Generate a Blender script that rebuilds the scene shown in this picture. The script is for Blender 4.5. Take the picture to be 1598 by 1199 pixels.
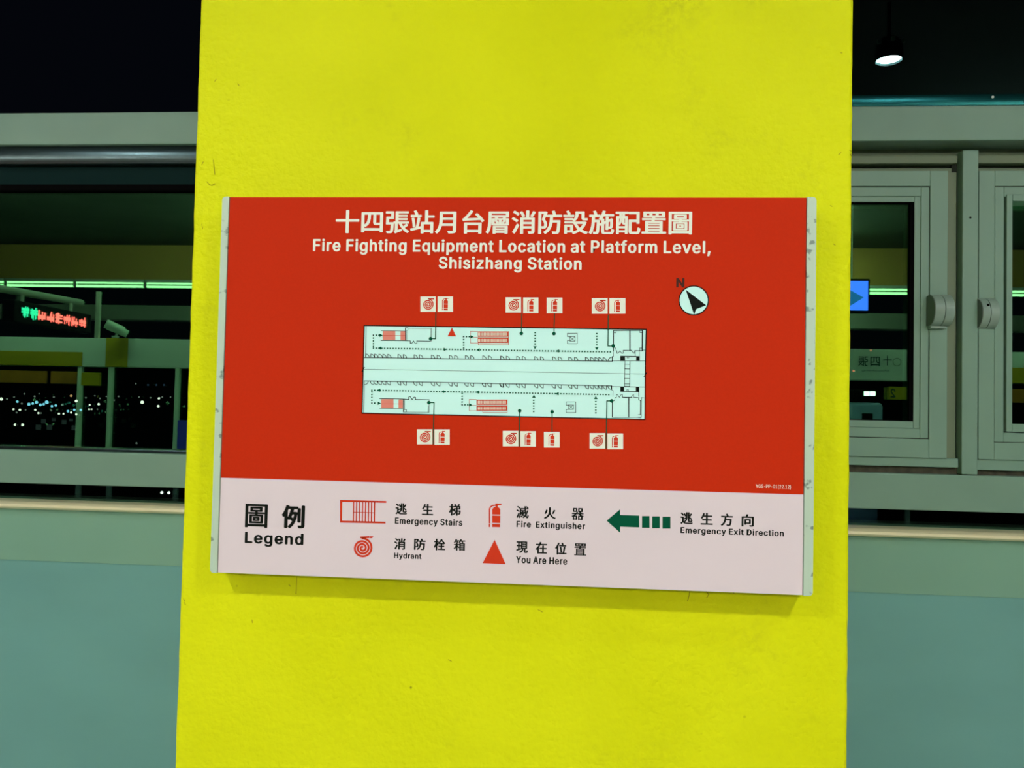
import bpy, bmesh, math, random
from mathutils import Vector, Matrix
random.seed(7)
SC = bpy.context.scene
COL = SC.collection
for o in list(bpy.data.objects):
    bpy.data.objects.remove(o)

# ------------------------------------------------------------------ camera
YAW, PITCH, ROLL = -0.078115, 0.031254, 0.021464
CAMP = Vector((0.10127, -1.23543, 1.47012))
F = 1247.0                                    # focal length in pixels of a 1598 px wide frame
_f = Vector((math.sin(YAW)*math.cos(PITCH), math.cos(YAW)*math.cos(PITCH), math.sin(PITCH)))
_r0 = Vector((math.cos(YAW), -math.sin(YAW), 0))
_u0 = _r0.cross(_f)
_r = math.cos(ROLL)*_r0 + math.sin(ROLL)*_u0
_u = -math.sin(ROLL)*_r0 + math.cos(ROLL)*_u0
cd = bpy.data.cameras.new('camera')
cam = bpy.data.objects.new('camera', cd)
COL.objects.link(cam)
cd.sensor_fit = 'HORIZONTAL'
cd.sensor_width = 36
cd.lens = 36*F/1598
cd.clip_start = 0.02
cd.clip_end = 3000
cam.matrix_world = Matrix(((_r.x, _u.x, -_f.x, CAMP.x), (_r.y, _u.y, -_f.y, CAMP.y),
                           (_r.z, _u.z, -_f.z, CAMP.z), (0, 0, 0, 1)))
SC.camera = cam

def at(px, py, Y):                            # a pixel's point on the upright plane y = Y
    d = (px-799)/F*_r - (py-599.5)/F*_u + _f
    return CAMP + d*((Y-CAMP.y)/d.y)

# ------------------------------------------------------------------ world, exposure
w = bpy.data.worlds.new('night_sky')
SC.world = w
w.use_nodes = True
bgn = w.node_tree.nodes['Background']
bgn.inputs[0].default_value = (0.0012, 0.0017, 0.0032, 1)
bgn.inputs[1].default_value = 1.0
vs = SC.view_settings
vs.view_transform = 'Standard'
vs.look = 'None'
vs.gamma = 1
vs.use_curve_mapping = False
vs.exposure = -0.1
LAMP_NEAR = 880.0      # radiance of the two round lamps above the photographer
FILL_GATE = 230.0        # radiance of the unseen fill tubes added to light the gates
TUBE_FAR = 3.8         # radiance of the tubes over the opposite platform
FILL_TRACKS = 200.0      # radiance of the unseen fill row added over the tracks
DOWNLIGHT = 330.0        # radiance of the round ceiling lamps

# ------------------------------------------------------------------ helpers
def srgb(r, g, b):
    f = lambda c: c/12.92 if c <= 0.04045 else ((c+0.055)/1.055)**2.4
    return (f(r/255), f(g/255), f(b/255), 1)

def mat(name, col, rough=0.5, metal=0.0, spec=0.5, emit=None, es=0.0, aniso=0.0):
    m = bpy.data.materials.new(name)
    m.use_nodes = True
    p = m.node_tree.nodes['Principled BSDF']
    p.inputs['Base Color'].default_value = col
    p.inputs['Roughness'].default_value = rough
    p.inputs['Metallic'].default_value = metal
    p.inputs['Specular IOR Level'].default_value = spec
    p.inputs['Anisotropic'].default_value = aniso
    if emit:
        p.inputs['Emission Color'].default_value = emit
        p.inputs['Emission Strength'].default_value = es
    return m

def grain(m, scale=40, amount=0.08, bump=0.0, dist=0.001, stretch=(1, 1, 1), detail=4):
    """soft procedural mottling and surface bump on an existing principled material"""
    nt = m.node_tree
    p = nt.nodes['Principled BSDF']
    tc = nt.nodes.new('ShaderNodeTexCoord')
    mp = nt.nodes.new('ShaderNodeMapping')
    mp.inputs['Scale'].default_value = stretch
    nz = nt.nodes.new('ShaderNodeTexNoise')
    nz.inputs['Scale'].default_value = scale
    nz.inputs['Detail'].default_value = detail
    nt.links.new(tc.outputs['Object'], mp.inputs[0])
    nt.links.new(mp.outputs[0], nz.inputs['Vector'])
    base = p.inputs['Base Color'].default_value[:]
    mr = nt.nodes.new('ShaderNodeMapRange')
    mr.inputs['From Min'].default_value = 0.3
    mr.inputs['From Max'].default_value = 0.7
    mr.inputs['To Min'].default_value = 1-amount
    mr.inputs['To Max'].default_value = 1+amount
    nt.links.new(nz.outputs['Fac'], mr.inputs['Value'])
    mx = nt.nodes.new('ShaderNodeVectorMath')
    mx.operation = 'SCALE'
    mx.inputs[0].default_value = base[:3]
    nt.links.new(mr.outputs[0], mx.inputs['Scale'])
    nt.links.new(mx.outputs[0], p.inputs['Base Color'])
    if bump:
        b = nt.nodes.new('ShaderNodeBump')
        b.inputs['Strength'].default_value = bump
        b.inputs['Distance'].default_value = dist
        nt.links.new(nz.outputs['Fac'], b.inputs['Height'])
        nt.links.new(b.outputs[0], p.inputs['Normal'])
    return m

def glass_mat(name, tint, refl, reflcol, rough=0.0):
    m = bpy.data.materials.new(name)
    m.use_nodes = True
    nt = m.node_tree
    nt.nodes.clear()
    out = nt.nodes.new('ShaderNodeOutputMaterial')
    t = nt.nodes.new('ShaderNodeBsdfTransparent')
    t.inputs[0].default_value = tint
    g = nt.nodes.new('ShaderNodeBsdfGlossy')
    g.inputs[0].default_value = reflcol
    g.inputs['Roughness'].default_value = rough
    lw = nt.nodes.new('ShaderNodeFresnel')
    lw.inputs['IOR'].default_value = 1.5
    ad = nt.nodes.new('ShaderNodeMath')
    ad.operation = 'ADD'
    ad.use_clamp = True
    ad.inputs[1].default_value = refl
    nt.links.new(lw.outputs[0], ad.inputs[0])
    mx = nt.nodes.new('ShaderNodeMixShader')
    nt.links.new(ad.outputs[0], mx.inputs[0])
    nt.links.new(t.outputs[0], mx.inputs[1])
    nt.links.new(g.outputs[0], mx.inputs[2])
    nt.links.new(mx.outputs[0], out.inputs[0])
    return m

def glow(name, col, s):
    return mat(name, (0.02, 0.02, 0.02, 1), 0.6, emit=col, es=s)

def paint_yellow():
    m = bpy.data.materials.new('yellow_paint')
    m.use_nodes = True
    nt = m.node_tree
    N, L = nt.nodes.new, nt.links.new
    p = nt.nodes['Principled BSDF']
    p.inputs['Roughness'].default_value = 0.5
    p.inputs['Specular IOR Level'].default_value = 0.05
    tc = N('ShaderNodeTexCoord')
    def noise(scale, detail=3, rough=0.5, vec=None):
        n = N('ShaderNodeTexNoise')
        n.inputs['Scale'].default_value = scale
        n.inputs['Detail'].default_value = detail
        n.inputs['Roughness'].default_value = rough
        L(vec or tc.outputs['Object'], n.inputs['Vector'])
        return n.outputs['Fac']
    def rng(v, a, b, c, d):
        r = N('ShaderNodeMapRange')
        for k, x in zip(('From Min', 'From Max', 'To Min', 'To Max'), (a, b, c, d)):
            r.inputs[k].default_value = x
        L(v, r.inputs['Value'])
        return r.outputs[0]
    def mul(a, b):
        n = N('ShaderNodeMath')
        n.operation = 'MULTIPLY'
        for i, v in enumerate((a, b)):
            if isinstance(v, float): n.inputs[i].default_value = v
            else: L(v, n.inputs[i])
        return n.outputs[0]
    def mix(fac, a, b):
        n = N('ShaderNodeMix')
        n.data_type = 'RGBA'
        L(fac, n.inputs['Factor'])
        for k, v in ((6, a), (7, b)):
            if isinstance(v, tuple): n.inputs[k].default_value = v
            else: L(v, n.inputs[k])
        return n.outputs[2]
    c = mix(rng(noise(3.5), 0.35, 0.65, 0, 1), (0.59, 0.615, 0.004, 1), (0.64, 0.665, 0.006, 1))
    # rubbed grey-olive grime, in ragged patches of its own
    grime = mul(rng(noise(6.0, 6, 0.6), 0.56, 0.74, 0, 1), rng(noise(75.0, 4, 0.7), 0.42, 0.66, 0, 0.42))
    c = mix(grime, c, (0.30, 0.30, 0.020, 1))
    # small chips and specks
    v = N('ShaderNodeTexVoronoi')
    v.inputs['Scale'].default_value = 26
    L(tc.outputs['Object'], v.inputs['Vector'])
    dots = mul(rng(v.outputs['Distance'], 0.04, 0.075, 1, 0), rng(noise(7.0, 2), 0.60, 0.64, 0, 0.75))
    c = mix(dots, c, (0.12, 0.11, 0.01, 1))
    L(c, p.inputs['Base Color'])
    b1 = N('ShaderNodeBump')
    b1.inputs['Strength'].default_value = 0.8
    b1.inputs['Distance'].default_value = 0.0028
    L(noise(95.0, 3), b1.inputs['Height'])
    b2 = N('ShaderNodeBump')
    b2.inputs['Strength'].default_value = 0.7
    b2.inputs['Distance'].default_value = 0.004
    L(mul(noise(38.0, 3), rng(noise(5.0), 0.45, 0.65, 0, 1)), b2.inputs['Height'])
    L(b1.outputs[0], b2.inputs['Normal'])
    L(b2.outputs[0], p.inputs['Normal'])
    return m

def scuffed(name, col, dark, rough=0.35, metal=0.0, n_scale=55, lo=0.66):
    m = mat(name, col, rough, metal)
    nt = m.node_tree
    p = nt.nodes['Principled BSDF']
    tc = nt.nodes.new('ShaderNodeTexCoord')
    n = nt.nodes.new('ShaderNodeTexNoise')
    n.inputs['Scale'].default_value = n_scale
    n.inputs['Detail'].default_value = 5
    r = nt.nodes.new('ShaderNodeMapRange')
    r.inputs['From Min'].default_value = lo
    r.inputs['From Max'].default_value = lo+0.05
    mx = nt.nodes.new('ShaderNodeMix')
    mx.data_type = 'RGBA'
    mx.inputs[6].default_value = col
    mx.inputs[7].default_value = dark
    nt.links.new(tc.outputs['Object'], n.inputs['Vector'])
    nt.links.new(n.outputs['Fac'], r.inputs['Value'])
    nt.links.new(r.outputs[0], mx.inputs['Factor'])
    nt.links.new(mx.outputs[2], p.inputs['Base Color'])
    return m

M = {
 'yellow': paint_yellow(),
 'red': grain(mat('sign_red', (0.465, 0.022, 0.004, 1), 0.6, spec=0.04), 250, 0.03),
 'chip': mat('chipped_paint', (0.27, 0.265, 0.015, 1), 0.8, spec=0.05),
 'pink': grain(mat('sign_legend_pale', (0.63, 0.535, 0.56, 1), 0.6, spec=0.05), 3, 0.02),
 'mint': mat('sign_plan_mint', (0.53, 0.82, 0.76, 1), 0.6, spec=0.05),
 'cream': mat('sign_tile_cream', (0.70, 0.72, 0.60, 1), 0.55, spec=0.15),
 'white_ink': mat('white_ink', (0.72, 0.74, 0.62, 1), 0.55, spec=0.15),
 'black_ink': mat('black_ink', (0.006, 0.008, 0.006, 1), 0.6, spec=0.03),
 'grey_ink': mat('grey_ink', (0.10, 0.16, 0.14, 1), 0.5, spec=0.2),
 'green_ink': mat('green_ink', (0.0015, 0.070, 0.033, 1), 0.6, spec=0.03),
 'red_ink': mat('red_ink', (0.53, 0.036, 0.013, 1), 0.6, spec=0.03),
 'pink_ink': mat('pink_ink', (0.62, 0.20, 0.15, 1), 0.5, spec=0.15),
 'brown_ink': mat('brown_ink', (0.05, 0.008, 0.002, 1), 0.5, spec=0.15),
 'alu_rail': scuffed('worn_aluminium_rail', (0.40, 0.51, 0.39, 1), (0.15, 0.20, 0.16, 1), 0.5, 0.0, 60, 0.60),
 'alu_edge': mat('aluminium_edge', (0.45, 0.40, 0.18, 1), 0.5),
 'panel': grain(mat('teal_wall_panel', (0.160, 0.365, 0.335, 1), 0.45, spec=0.3), 2.2, 0.05, stretch=(1, 1, 2.5)),
 'panel_top': grain(mat('teal_wall_cap', (0.205, 0.385, 0.285, 1), 0.45, spec=0.3), 2.2, 0.04),
 'frame': grain(mat('grey_white_frame', (0.190, 0.312, 0.240, 1), 0.42, spec=0.35), 6, 0.03),
 'frame_cream': mat('cream_frame', (0.155, 0.20, 0.125, 1), 0.5, spec=0.3),
 'frame_dark': mat('dark_joint', (0.02, 0.025, 0.018, 1), 0.7, spec=0.2),
 'painted_reflection': mat('dark_teal_reflection', (0.008, 0.022, 0.022, 1), 0.9, spec=0.0),
 'gasket': mat('black_gasket', (0.003, 0.003, 0.003, 1), 0.9, spec=0.0),
 'dirt': grain(mat('dirty_sill_joint', (0.06, 0.055, 0.035, 1), 0.9), 30, 0.5),
 'steel': mat('brushed_rail_steel', (0.045, 0.066, 0.066, 1), 0.24, 0.8),
 'bright_rail': mat('bright_aluminium', (0.90, 0.80, 0.52, 1), 0.28, 0.15),
 'green_strip': mat('dark_green_strip', (0.002, 0.055, 0.052, 1), 0.22, 0.85),
 'latch': grain(mat('latch_grey', (0.245, 0.335, 0.28, 1), 0.4), 30, 0.08),
 'latch_cap': mat('latch_end_grey', (0.12, 0.15, 0.125, 1), 0.6),
 'hole': mat('black_hole', (0.002, 0.002, 0.002, 1), 0.9, spec=0.0),
 'glass': glass_mat('window_glass', (0.62, 0.70, 0.68, 1), 0.30, (0.36, 1.0, 0.48, 1)),
 'glass_up': glass_mat('upper_glass', (0.10, 0.14, 0.13, 1), 0.02, (0.45, 0.85, 0.75, 1)),
 'glass_low': glass_mat('lower_strip_glass', (0.5, 0.6, 0.58, 1), 0.03, (0.45, 1.0, 0.8, 1)),
 'glass_gate': glass_mat('gate_glass', (0.6, 0.68, 0.66, 1), 0.0, (0.5, 0.6, 0.55, 1)),
 'ceiling': grain(mat('dark_ceiling', (0.05, 0.052, 0.040, 1), 0.8), 1.5, 0.2),
 'floor': grain(mat('granite_floor', (0.62, 0.61, 0.57, 1), 0.5), 120, 0.25),
 'track': mat('track_bed', (0.04, 0.04, 0.04, 1), 0.9),
 'beam': mat('olive_beam', (0.60, 0.29, 0.07, 1), 0.6),
 'beam_grey': mat('grey_beam', (0.24, 0.22, 0.20, 1), 0.6),
 'white_metal': mat('white_enamel', (0.62, 0.64, 0.62, 1), 0.45),
 'gate_white': grain(mat('gate_white', (0.58, 0.55, 0.58, 1), 0.45), 3, 0.05),
 'gate_yellow': mat('gate_yellow', (0.40, 0.24, 0.006, 1), 0.5),
 'gate_orange': grain(mat('gate_orange', (0.36, 0.11, 0.012, 1), 0.5), 6, 0.15),
 'gate_dark': mat('gate_dark', (0.004, 0.004, 0.004, 1), 0.8, spec=0.05),
 'dark_ink': mat('dark_green_ink', (0.03, 0.035, 0.05, 1), 0.6),
 'tracks_fill': glow('tracks_fill_glow', (1.0, 1.0, 0.92, 1), FILL_TRACKS),
 'tube_far': glow('far_tube_glow', (0.72, 1.0, 0.60, 1), TUBE_FAR),
 'lamp_left': glow('left_lamp_glow', (0.80, 0.95, 1.0, 1), 2*DOWNLIGHT),
 'lamp_near': glow('near_lamp_glow', (0.98, 1.0, 0.93, 1), LAMP_NEAR),
 'gate_fill': glow('gate_fill_glow', (1.0, 1.0, 0.94, 1), FILL_GATE),
 'lamp': glow('downlight_glow', (0.75, 0.92, 1.0, 1), DOWNLIGHT),
 'led_red': glow('led_red', (1.0, 0.045, 0.066, 1), 13),
 'led_green': glow('led_green', (0.05, 1.0, 0.85, 1), 2.3),
 'screen_blue': glow('screen_blue', (0.05, 0.10, 1.0, 1), 6),
 'screen_teal': glow('screen_teal', (0.05, 0.30, 1.3, 1), 1.0),
 'box_white': glow('lit_panel', (1.0, 0.85, 1.0, 1), 9),
 'cabinet': mat('blue_grey_paint', (0.22, 0.28, 0.50, 1), 0.4),
 'poster_blue': mat('blue_print', (0.06, 0.05, 0.60, 1), 0.5),
 'pole_dark': mat('dark_pole', (0.01, 0.01, 0.012, 1), 0.8),
 'night_ground': mat('night_ground', (0.008, 0.009, 0.008, 1), 1.0, spec=0.0),
 'car_paint': mat('dark_car_paint', (0.01, 0.011, 0.014, 1), 0.3),
 'rubber': mat('rubber', (0.004, 0.004, 0.004, 1), 0.8),
 'bulb_white': glow('lamp_white', (1.0, 0.93, 0.80, 1), 5),
 'bulb_dim': glow('lamp_dim', (0.85, 0.88, 0.80, 1), 0.75),
 'bulb_blue': glow('lamp_blue', (0.30, 0.72, 1.0, 1), 4.0),
 'bulb_faint_blue': glow('lamp_faint_blue', (0.25, 0.45, 0.8, 1), 0.35),
 'bulb_orange': glow('lamp_orange', (1.0, 0.45, 0.20, 1), 2.5),
 'bulb_red': glow('lamp_red', (1.0, 0.12, 0.06, 1), 2.5),
 'window_dim': glow('dim_window', (0.35, 0.50, 0.46, 1), 0.14),
}

def box(bm, x0, x1, y0, y1, z0, z1, bev=0.0, seg=2):
    n0 = len(bm.verts)
    v = [bm.verts.new((x, y, z)) for x in (x0, x1) for y in (y0, y1) for z in (z0, z1)]
    fs = [(0, 1, 3, 2), (4, 6, 7, 5), (0, 4, 5, 1), (2, 3, 7, 6), (0, 2, 6, 4), (1, 5, 7, 3)]
    fl = [bm.faces.new([v[i] for i in f]) for f in fs]
    if bev:
        es = set(e for f in fl for e in f.edges)
        bmesh.ops.bevel(bm, geom=list(es), offset=bev, segments=seg, affect='EDGES', profile=0.5)
    return bm

def cyl(bm, a, b, r, seg=16, r2=None):
    a, b = Vector(a), Vector(b)
    r2 = r if r2 is None else r2
    d = (b-a).normalized()
    x = d.orthogonal().normalized()
    y = d.cross(x)
    ra = [bm.verts.new(a+r*(math.cos(t)*x+math.sin(t)*y)) for t in [2*math.pi*i/seg for i in range(seg)]]
    rb = [bm.verts.new(b+r2*(math.cos(t)*x+math.sin(t)*y)) for t in [2*math.pi*i/seg for i in range(seg)]]
    for i in range(seg):
        j = (i+1) % seg
        bm.faces.new((ra[i], ra[j], rb[j], rb[i]))
    bm.faces.new(ra[::-1])
    bm.faces.new(rb)
    return bm

def lathe(bm, prof, cx, cy, seg=32):
    rings = []
    for r, z in prof:
        rings.append([bm.verts.new((cx+r*math.cos(2*math.pi*i/seg), cy+r*math.sin(2*math.pi*i/seg), z)) for i in range(seg)])
    for a, b in zip(rings, rings[1:]):
        for i in range(seg):
            j = (i+1) % seg
            bm.faces.new((a[i], a[j], b[j], b[i]))
    bm.faces.new(rings[0][::-1])
    bm.faces.new(rings[-1])
    return bm

def frame_ring(bm, x0, x1, z0, z1, wl, wr, wb, wt, y0, y1, bev=0.002):
    """four mitre-free members around an opening"""
    box(bm, x0, x0+wl, y0, y1, z0, z1, bev)
    box(bm, x1-wr, x1, y0, y1, z0, z1, bev)
    box(bm, x0+wl, x1-wr, y0, y1, z1-wt, z1, bev)
    box(bm, x0+wl, x1-wr, y0, y1, z0, z0+wb, bev)
    return bm

def tag(o, label=None, cat=None, group=None, kind=None):
    if label: o['label'] = label
    if cat: o['category'] = cat
    if group: o['group'] = group
    if kind: o['kind'] = kind
    return o

def obj(name, bm, m, parent=None, smooth=False, loc=None):
    bmesh.ops.recalc_face_normals(bm, faces=bm.faces)
    me = bpy.data.meshes.new(name)
    bm.to_mesh(me)
    bm.free()
    me.materials.append(M[m])
    if smooth:
        for p in me.polygons: p.use_smooth = True
        me.set_sharp_from_angle(angle=math.radians(35))
    o = bpy.data.objects.new(name, me)
    COL.objects.link(o)
    if parent:
        o.parent = parent
        me.transform(Matrix.Translation(-world_loc(parent)))
    elif loc:
        me.transform(Matrix.Translation(-Vector(loc)))
        o.location = loc
    return o

def world_loc(o):
    v = Vector(o.location)
    while o.parent:
        o = o.parent
        v += Vector(o.location)
    return v

def thing(name, label, cat, loc=(0, 0, 0), group=None):
    o = bpy.data.objects.new(name, None)
    o.empty_display_size = 0.1
    COL.objects.link(o)
    o.location = loc
    return tag(o, label, cat, group)

def struct(name, bm, m, parent=None, label=None, smooth=False):
    o = obj(name, bm, m, parent, smooth)
    if not parent: o['kind'] = 'structure'
    if label: o['label'] = label
    return o

def copy_tree(o, parent=None):
    c = o.copy()
    COL.objects.link(c)
    c.parent = parent
    for ch in list(o.children):
        copy_tree(ch, c)
    return c

B = bmesh.new

# ------------------------------------------------------------------ setting: floor, ceiling, tracks, ground
G = 1.46                                                                   # plane of the window glass
struct('floor', box(B(), -14, 11, -4.95, 1.62, -0.3, 0.0), 'floor')
struct('floor', box(B(), -14, 11, -14, -9.5, -0.3, 0.0), 'floor')
struct('floor', box(B(), -14, 11, -9.5, -4.95, -1.5, -1.3), 'track')
struct('ceiling', box(B(), -14, 11, -14, 1.30, 4.20, 4.40), 'ceiling')
bm = B()
box(bm, -14, 11, -9.45, -9.20, 3.58, 4.20)
struct('trim_1', bm, 'beam')                                               # olive beam over the opposite tubes
struct('trim_2', box(B(), -14, 11, -9.40, -9.10, 2.88, 3.13), 'beam_grey')
bm = B()                                                                   # columns that carry the opposite beams
for x in (-12.8, -4.2, 2.6, 9.6):
    box(bm, x-0.12, x+0.12, -9.75, -9.45, 0.0, 4.20)
struct('trim_3', bm, 'beam_grey')
def hill(Y):
    return -12.0 if Y < 130 else -12.0+0.08*(Y-130)
bm = B()
ys = [12, 60, 130, 200, 300, 420, 560, 700]
rows = []
for y in ys:
    hw = 40+y*1.1
    rows.append([bm.verts.new((x*hw, y, hill(y)+0.3*math.sin(x*7+y))) for x in (-1, -.6, -.2, .2, .6, 1)])
for a, b in zip(rows, rows[1:]):
    for i in range(5):
        bm.faces.new((a[i], a[i+1], b[i+1], b[i]))
struct('ground', bm, 'night_ground')

# ------------------------------------------------------------------ the windscreen wall behind the pillar
XL, XR = -4.2, 4.6
bm = box(B(), XL, XR, 1.440, 1.60, 0.0, 0.905)
struct('wall_back', bm, 'panel', label='teal wall panel')
struct('trim_4', box(B(), XL, XR, 1.436, 1.60, 0.905, 1.086), 'panel_top', label='paler top band of the teal wall panel')
# bright rail on top of the panel, rounded front edge
bm = B()
pf = [(1.62, 1.086), (1.420, 1.086), (1.407, 1.089), (1.400, 1.096), (1.401, 1.104), (1.410, 1.111), (1.425, 1.1135), (1.62, 1.1135)]
def extrude_profile(bm, prof, x0, x1):
    a = [bm.verts.new((x0, y, z)) for y, z in prof]
    b = [bm.verts.new((x1, y, z)) for y, z in prof]
    n = len(prof)
    for i in range(n):
        j = (i+1) % n
        bm.faces.new((a[i], a[j], b[j], b[i]))
    bm.faces.new(a[::-1])
    bm.faces.new(b)
    return bm
struct('trim_5', extrude_profile(bm, pf, XL, XR), 'bright_rail', label='bright aluminium rail', smooth=True)
struct('trim_6', box(B(), XL, XR, 1.400, 1.56, 1.177, 1.2915, 0.003), 'frame', label='grey-white lower beam')
struct('trim_7', box(B(), XL, XR, 1.400, 1.56, 2.361, 2.474, 0.003), 'frame', label='grey-white top beam')
def pane(name, x0, x1, z0, z1, m, y=G, parent=None):
    return obj(name, box(B(), x0, x1, y, y+0.008, z0, z1), m, parent)
# low glass strip between rail and beam
w5 = thing('window_5', None, None, (0, G, 1.1135))
w5['kind'] = 'structure'
pane('pane', XL, XR, 1.1135, 1.177, 'glass_low', 1.48, w5)
# window 1: the wide fixed window left of and behind the pillar
w1 = thing('window_1', None, None, (-2.2, G, 1.2915))
w1['kind'] = 'structure'
X1 = 0.28
bm = B()                                                                   # rounded steel head rail
prof = [(1.56, 2.361)]+[(1.600-0.19*math.cos(math.radians(t)), 2.3195+0.1425*math.sin(math.radians(t))) for t in (16.5, 13, 10, 7, 4, 1, -2, -5, -9)]+[(1.56, 2.297)]
obj('head_rail', extrude_profile(bm, prof, XL, X1), 'steel', w1, smooth=True)
obj('reflection_band', box(B(), XL, X1, 1.445, 1.56, 2.229, 2.297), 'painted_reflection', w1)  # dark teal reflection at the top of the pane, built as a solid band
obj('gasket', box(B(), XL, X1, 1.440, 1.50, 2.211, 2.231), 'gasket', w1)
obj('sill', box(B(), XL, X1, 1.425, 1.56, 1.2915, 1.302, 0.002), 'steel', w1)
pane('pane', XL, X1, 1.302, 2.22, 'glass', G, w1)
obj('jamb', box(B(), X1, X1+0.05, 1.41, 1.56, 1.2915, 2.361, 0.003), 'frame', w1)
# casing of the two sashes on the right
bm = B()
box(bm, X1+0.05, XR, 1.490, 1.56, 2.319, 2.361)
struct('trim_8', bm, 'frame_cream', label='recessed head above the sash windows')
bm = B()
box(bm, X1+0.05, 1.322, 1.424, 1.56, 2.294, 2.320, 0.003)
box(bm, 1.378, XR, 1.424, 1.56, 2.294, 2.320, 0.003)
box(bm, X1+0.05, 1.316, 1.442, 1.56, 2.266, 2.284, 0.003)
box(bm, 1.378, XR, 1.442, 1.56, 2.266, 2.284, 0.003)
box(bm, 1.288, 1.3195, 1.427, 1.56, 1.315, 2.266, 0.002)
struct('trim_9', bm, 'frame_cream', label='cream window casing')
bm = B()
box(bm, X1+0.05, XR, 1.455, 1.55, 2.250, 2.300)
box(bm, 1.310, 1.327, 1.440, 1.55, 1.30, 2.30)
struct('trim_10', bm, 'frame_dark', label='dark joint of the window casing')
struct('trim_11', box(B(), 1.326, 1.375, 1.400, 1.56, 1.294, 2.3305, 0.003), 'frame', label='window post between the two sashes')
bm = B()
cyl(bm, (1.3495, 1.3995, 2.112), (1.3495, 1.403, 2.112), 0.0035, 12)
struct('trim_12', bm, 'hole', label='small dark screw hole')
struct('trim_13', box(B(), X1+0.05, 1.322, 1.412, 1.56, 1.3135, 1.3425, 0.003), 'frame', label='sill of the left sash')
struct('trim_14', box(B(), 1.377, XR, 1.412, 1.56, 1.3085, 1.3425, 0.003), 'frame', label='sill of the right sash')
struct('trim_15', box(B(), X1+0.05, XR, 1.432, 1.56, 1.2915, 1.314), 'dirt', label='dirty joint under the sills')

def latch(parent, x0, x1, xs, y, z, r, hole):
    o = obj('latch', cyl(B(), (x0+0.002, y, z), (xs-0.001, y, z), r, 40), 'latch', parent, True)
    o2 = obj('latch_ring', cyl(B(), (xs+0.001, y, z), (x1, y, z), r, 40), 'latch', o, True)
    bm = B()
    cyl(bm, (xs-0.002, y, z), (xs+0.002, y, z), r-0.002, 40)
    obj('seam', bm, 'frame_dark', o)
    obj('end_cap', cyl(B(), (x0, y, z), (x0+0.003, y, z), r-0.0015, 40), 'latch_cap', o)
    obj('base_plate', box(B(), x0+0.004, x1-0.008, y-0.008, y+0.05, z-r-0.006, z-r+0.004, 0.001), 'latch', o)
    if hole:
        a = math.radians(62)
        c = Vector((hole[0], y-r*math.sin(a), z+r*math.cos(a)))
        n = Vector((0, -math.sin(a), math.cos(a)))
        obj('screw_hole', cyl(B(), c-n*0.003, c+n*0.0008, hole[1], 16), 'hole', o)
    return o

# window 2: left sash
w2 = thing('window_2', None, None, (0.8, G, 1.3425))
w2['kind'] = 'structure'
x0, x1 = X1+0.056, 1.283
obj('sash_frame', frame_ring(B(), x0, x1, 1.3425, 2.264, .055, .055, .0605, .050, 1.404, 1.50), 'frame', w2)
obj('joint', frame_ring(B(), x0+.050, x1-.050, 1.395, 2.22, .02, .02, .02, .02, 1.4085, 1.49, 0), 'frame_dark', w2)
obj('inner_frame', frame_ring(B(), x0+.057, x1-.0565, 1.405, 2.212, .025, .025, .030, .030, 1.407, 1.50), 'frame', w2)
obj('glazing_bead', frame_ring(B(), x0+.080, x1-.0795, 1.435, 2.185, .021, .021, .0235, .0205, 1.412, 1.50), 'frame', w2)
obj('gasket', frame_ring(B(), x0+.100, x1-.100, 1.4575, 2.165, .011, .0125, .004, .004, 1.4135, 1.426, 0), 'gasket', w2)
pane('pane', x0+.105, x1-.105, 1.458, 2.164, 'glass', 1.424, w2)
latch(w2, 1.2185, 1.278, 1.250, 1.392, 1.811, 0.0505, None)
# window 3: right sash
w3 = thing('window_3', None, None, (2.2, G, 1.3425))
w3['kind'] = 'structure'
x0, x1 = 1.3785, 3.0
obj('sash_frame', frame_ring(B(), x0, x1, 1.3425, 2.264, .048, .055, .055, .050, 1.404, 1.50), 'frame', w3)
obj('joint', frame_ring(B(), x0+.045, x1-.050, 1.393, 2.22, .02, .02, .02, .02, 1.4065, 1.49, 0), 'frame_dark', w3)
obj('inner_frame', frame_ring(B(), x0+.0485, x1-.0565, 1.399, 2.212, .028, .025, .030, .032, 1.4045, 1.50), 'frame', w3)
obj('glazing_bead', frame_ring(B(), x0+.0825, x1-.0795, 1.432, 2.187, .018, .021, .025, .022, 1.400, 1.50), 'frame', w3)
pane('pane', x0+.098, x1-.098, 1.455, 2.167, 'glass', G, w3)
latch(w3, 1.372, 1.424, 1.397, 1.415, 1.805, 0.050, (1.3905, 0.0042))
struct('trim_16', box(B(), 3.0, XR, 1.404, 1.56, 1.3425, 2.264, 0.003), 'frame', label='blank panel beyond the sashes')
# window 4: dark upper glass above the beam on the right, held by a green strip
w4 = thing('window_4', None, None, (2.4, G, 2.474))
w4['kind'] = 'structure'
pane('pane', X1, XR, 2.49, 3.30, 'glass_up', G, w4)
bm = B()
prof = [(1.475, 2.474)]+[(1.600-0.197*math.cos(math.radians(t)), 2.4885+0.15*math.sin(math.radians(t))) for t in (-5, -3, -1, 1, 3, 5, 7, 9)]+[(1.475, 2.512)]
obj('clamp_strip', extrude_profile(bm, prof, X1, XR), 'green_strip', w4, smooth=True)
p = at(1546, 154, 1.415)
bm = B()
cyl(bm, (p.x, 1.408, p.z), (p.x, 1.401, p.z), 0.004, 14)
obj('screw', bm, 'white_metal', w4)

# ------------------------------------------------------------------ the yellow pillar
PL, PR = -0.5175, 0.5150
bm = B()
box(bm, PL, PR, 0.0, 0.95, 0.0, 4.195, 0.006, 3)
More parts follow.
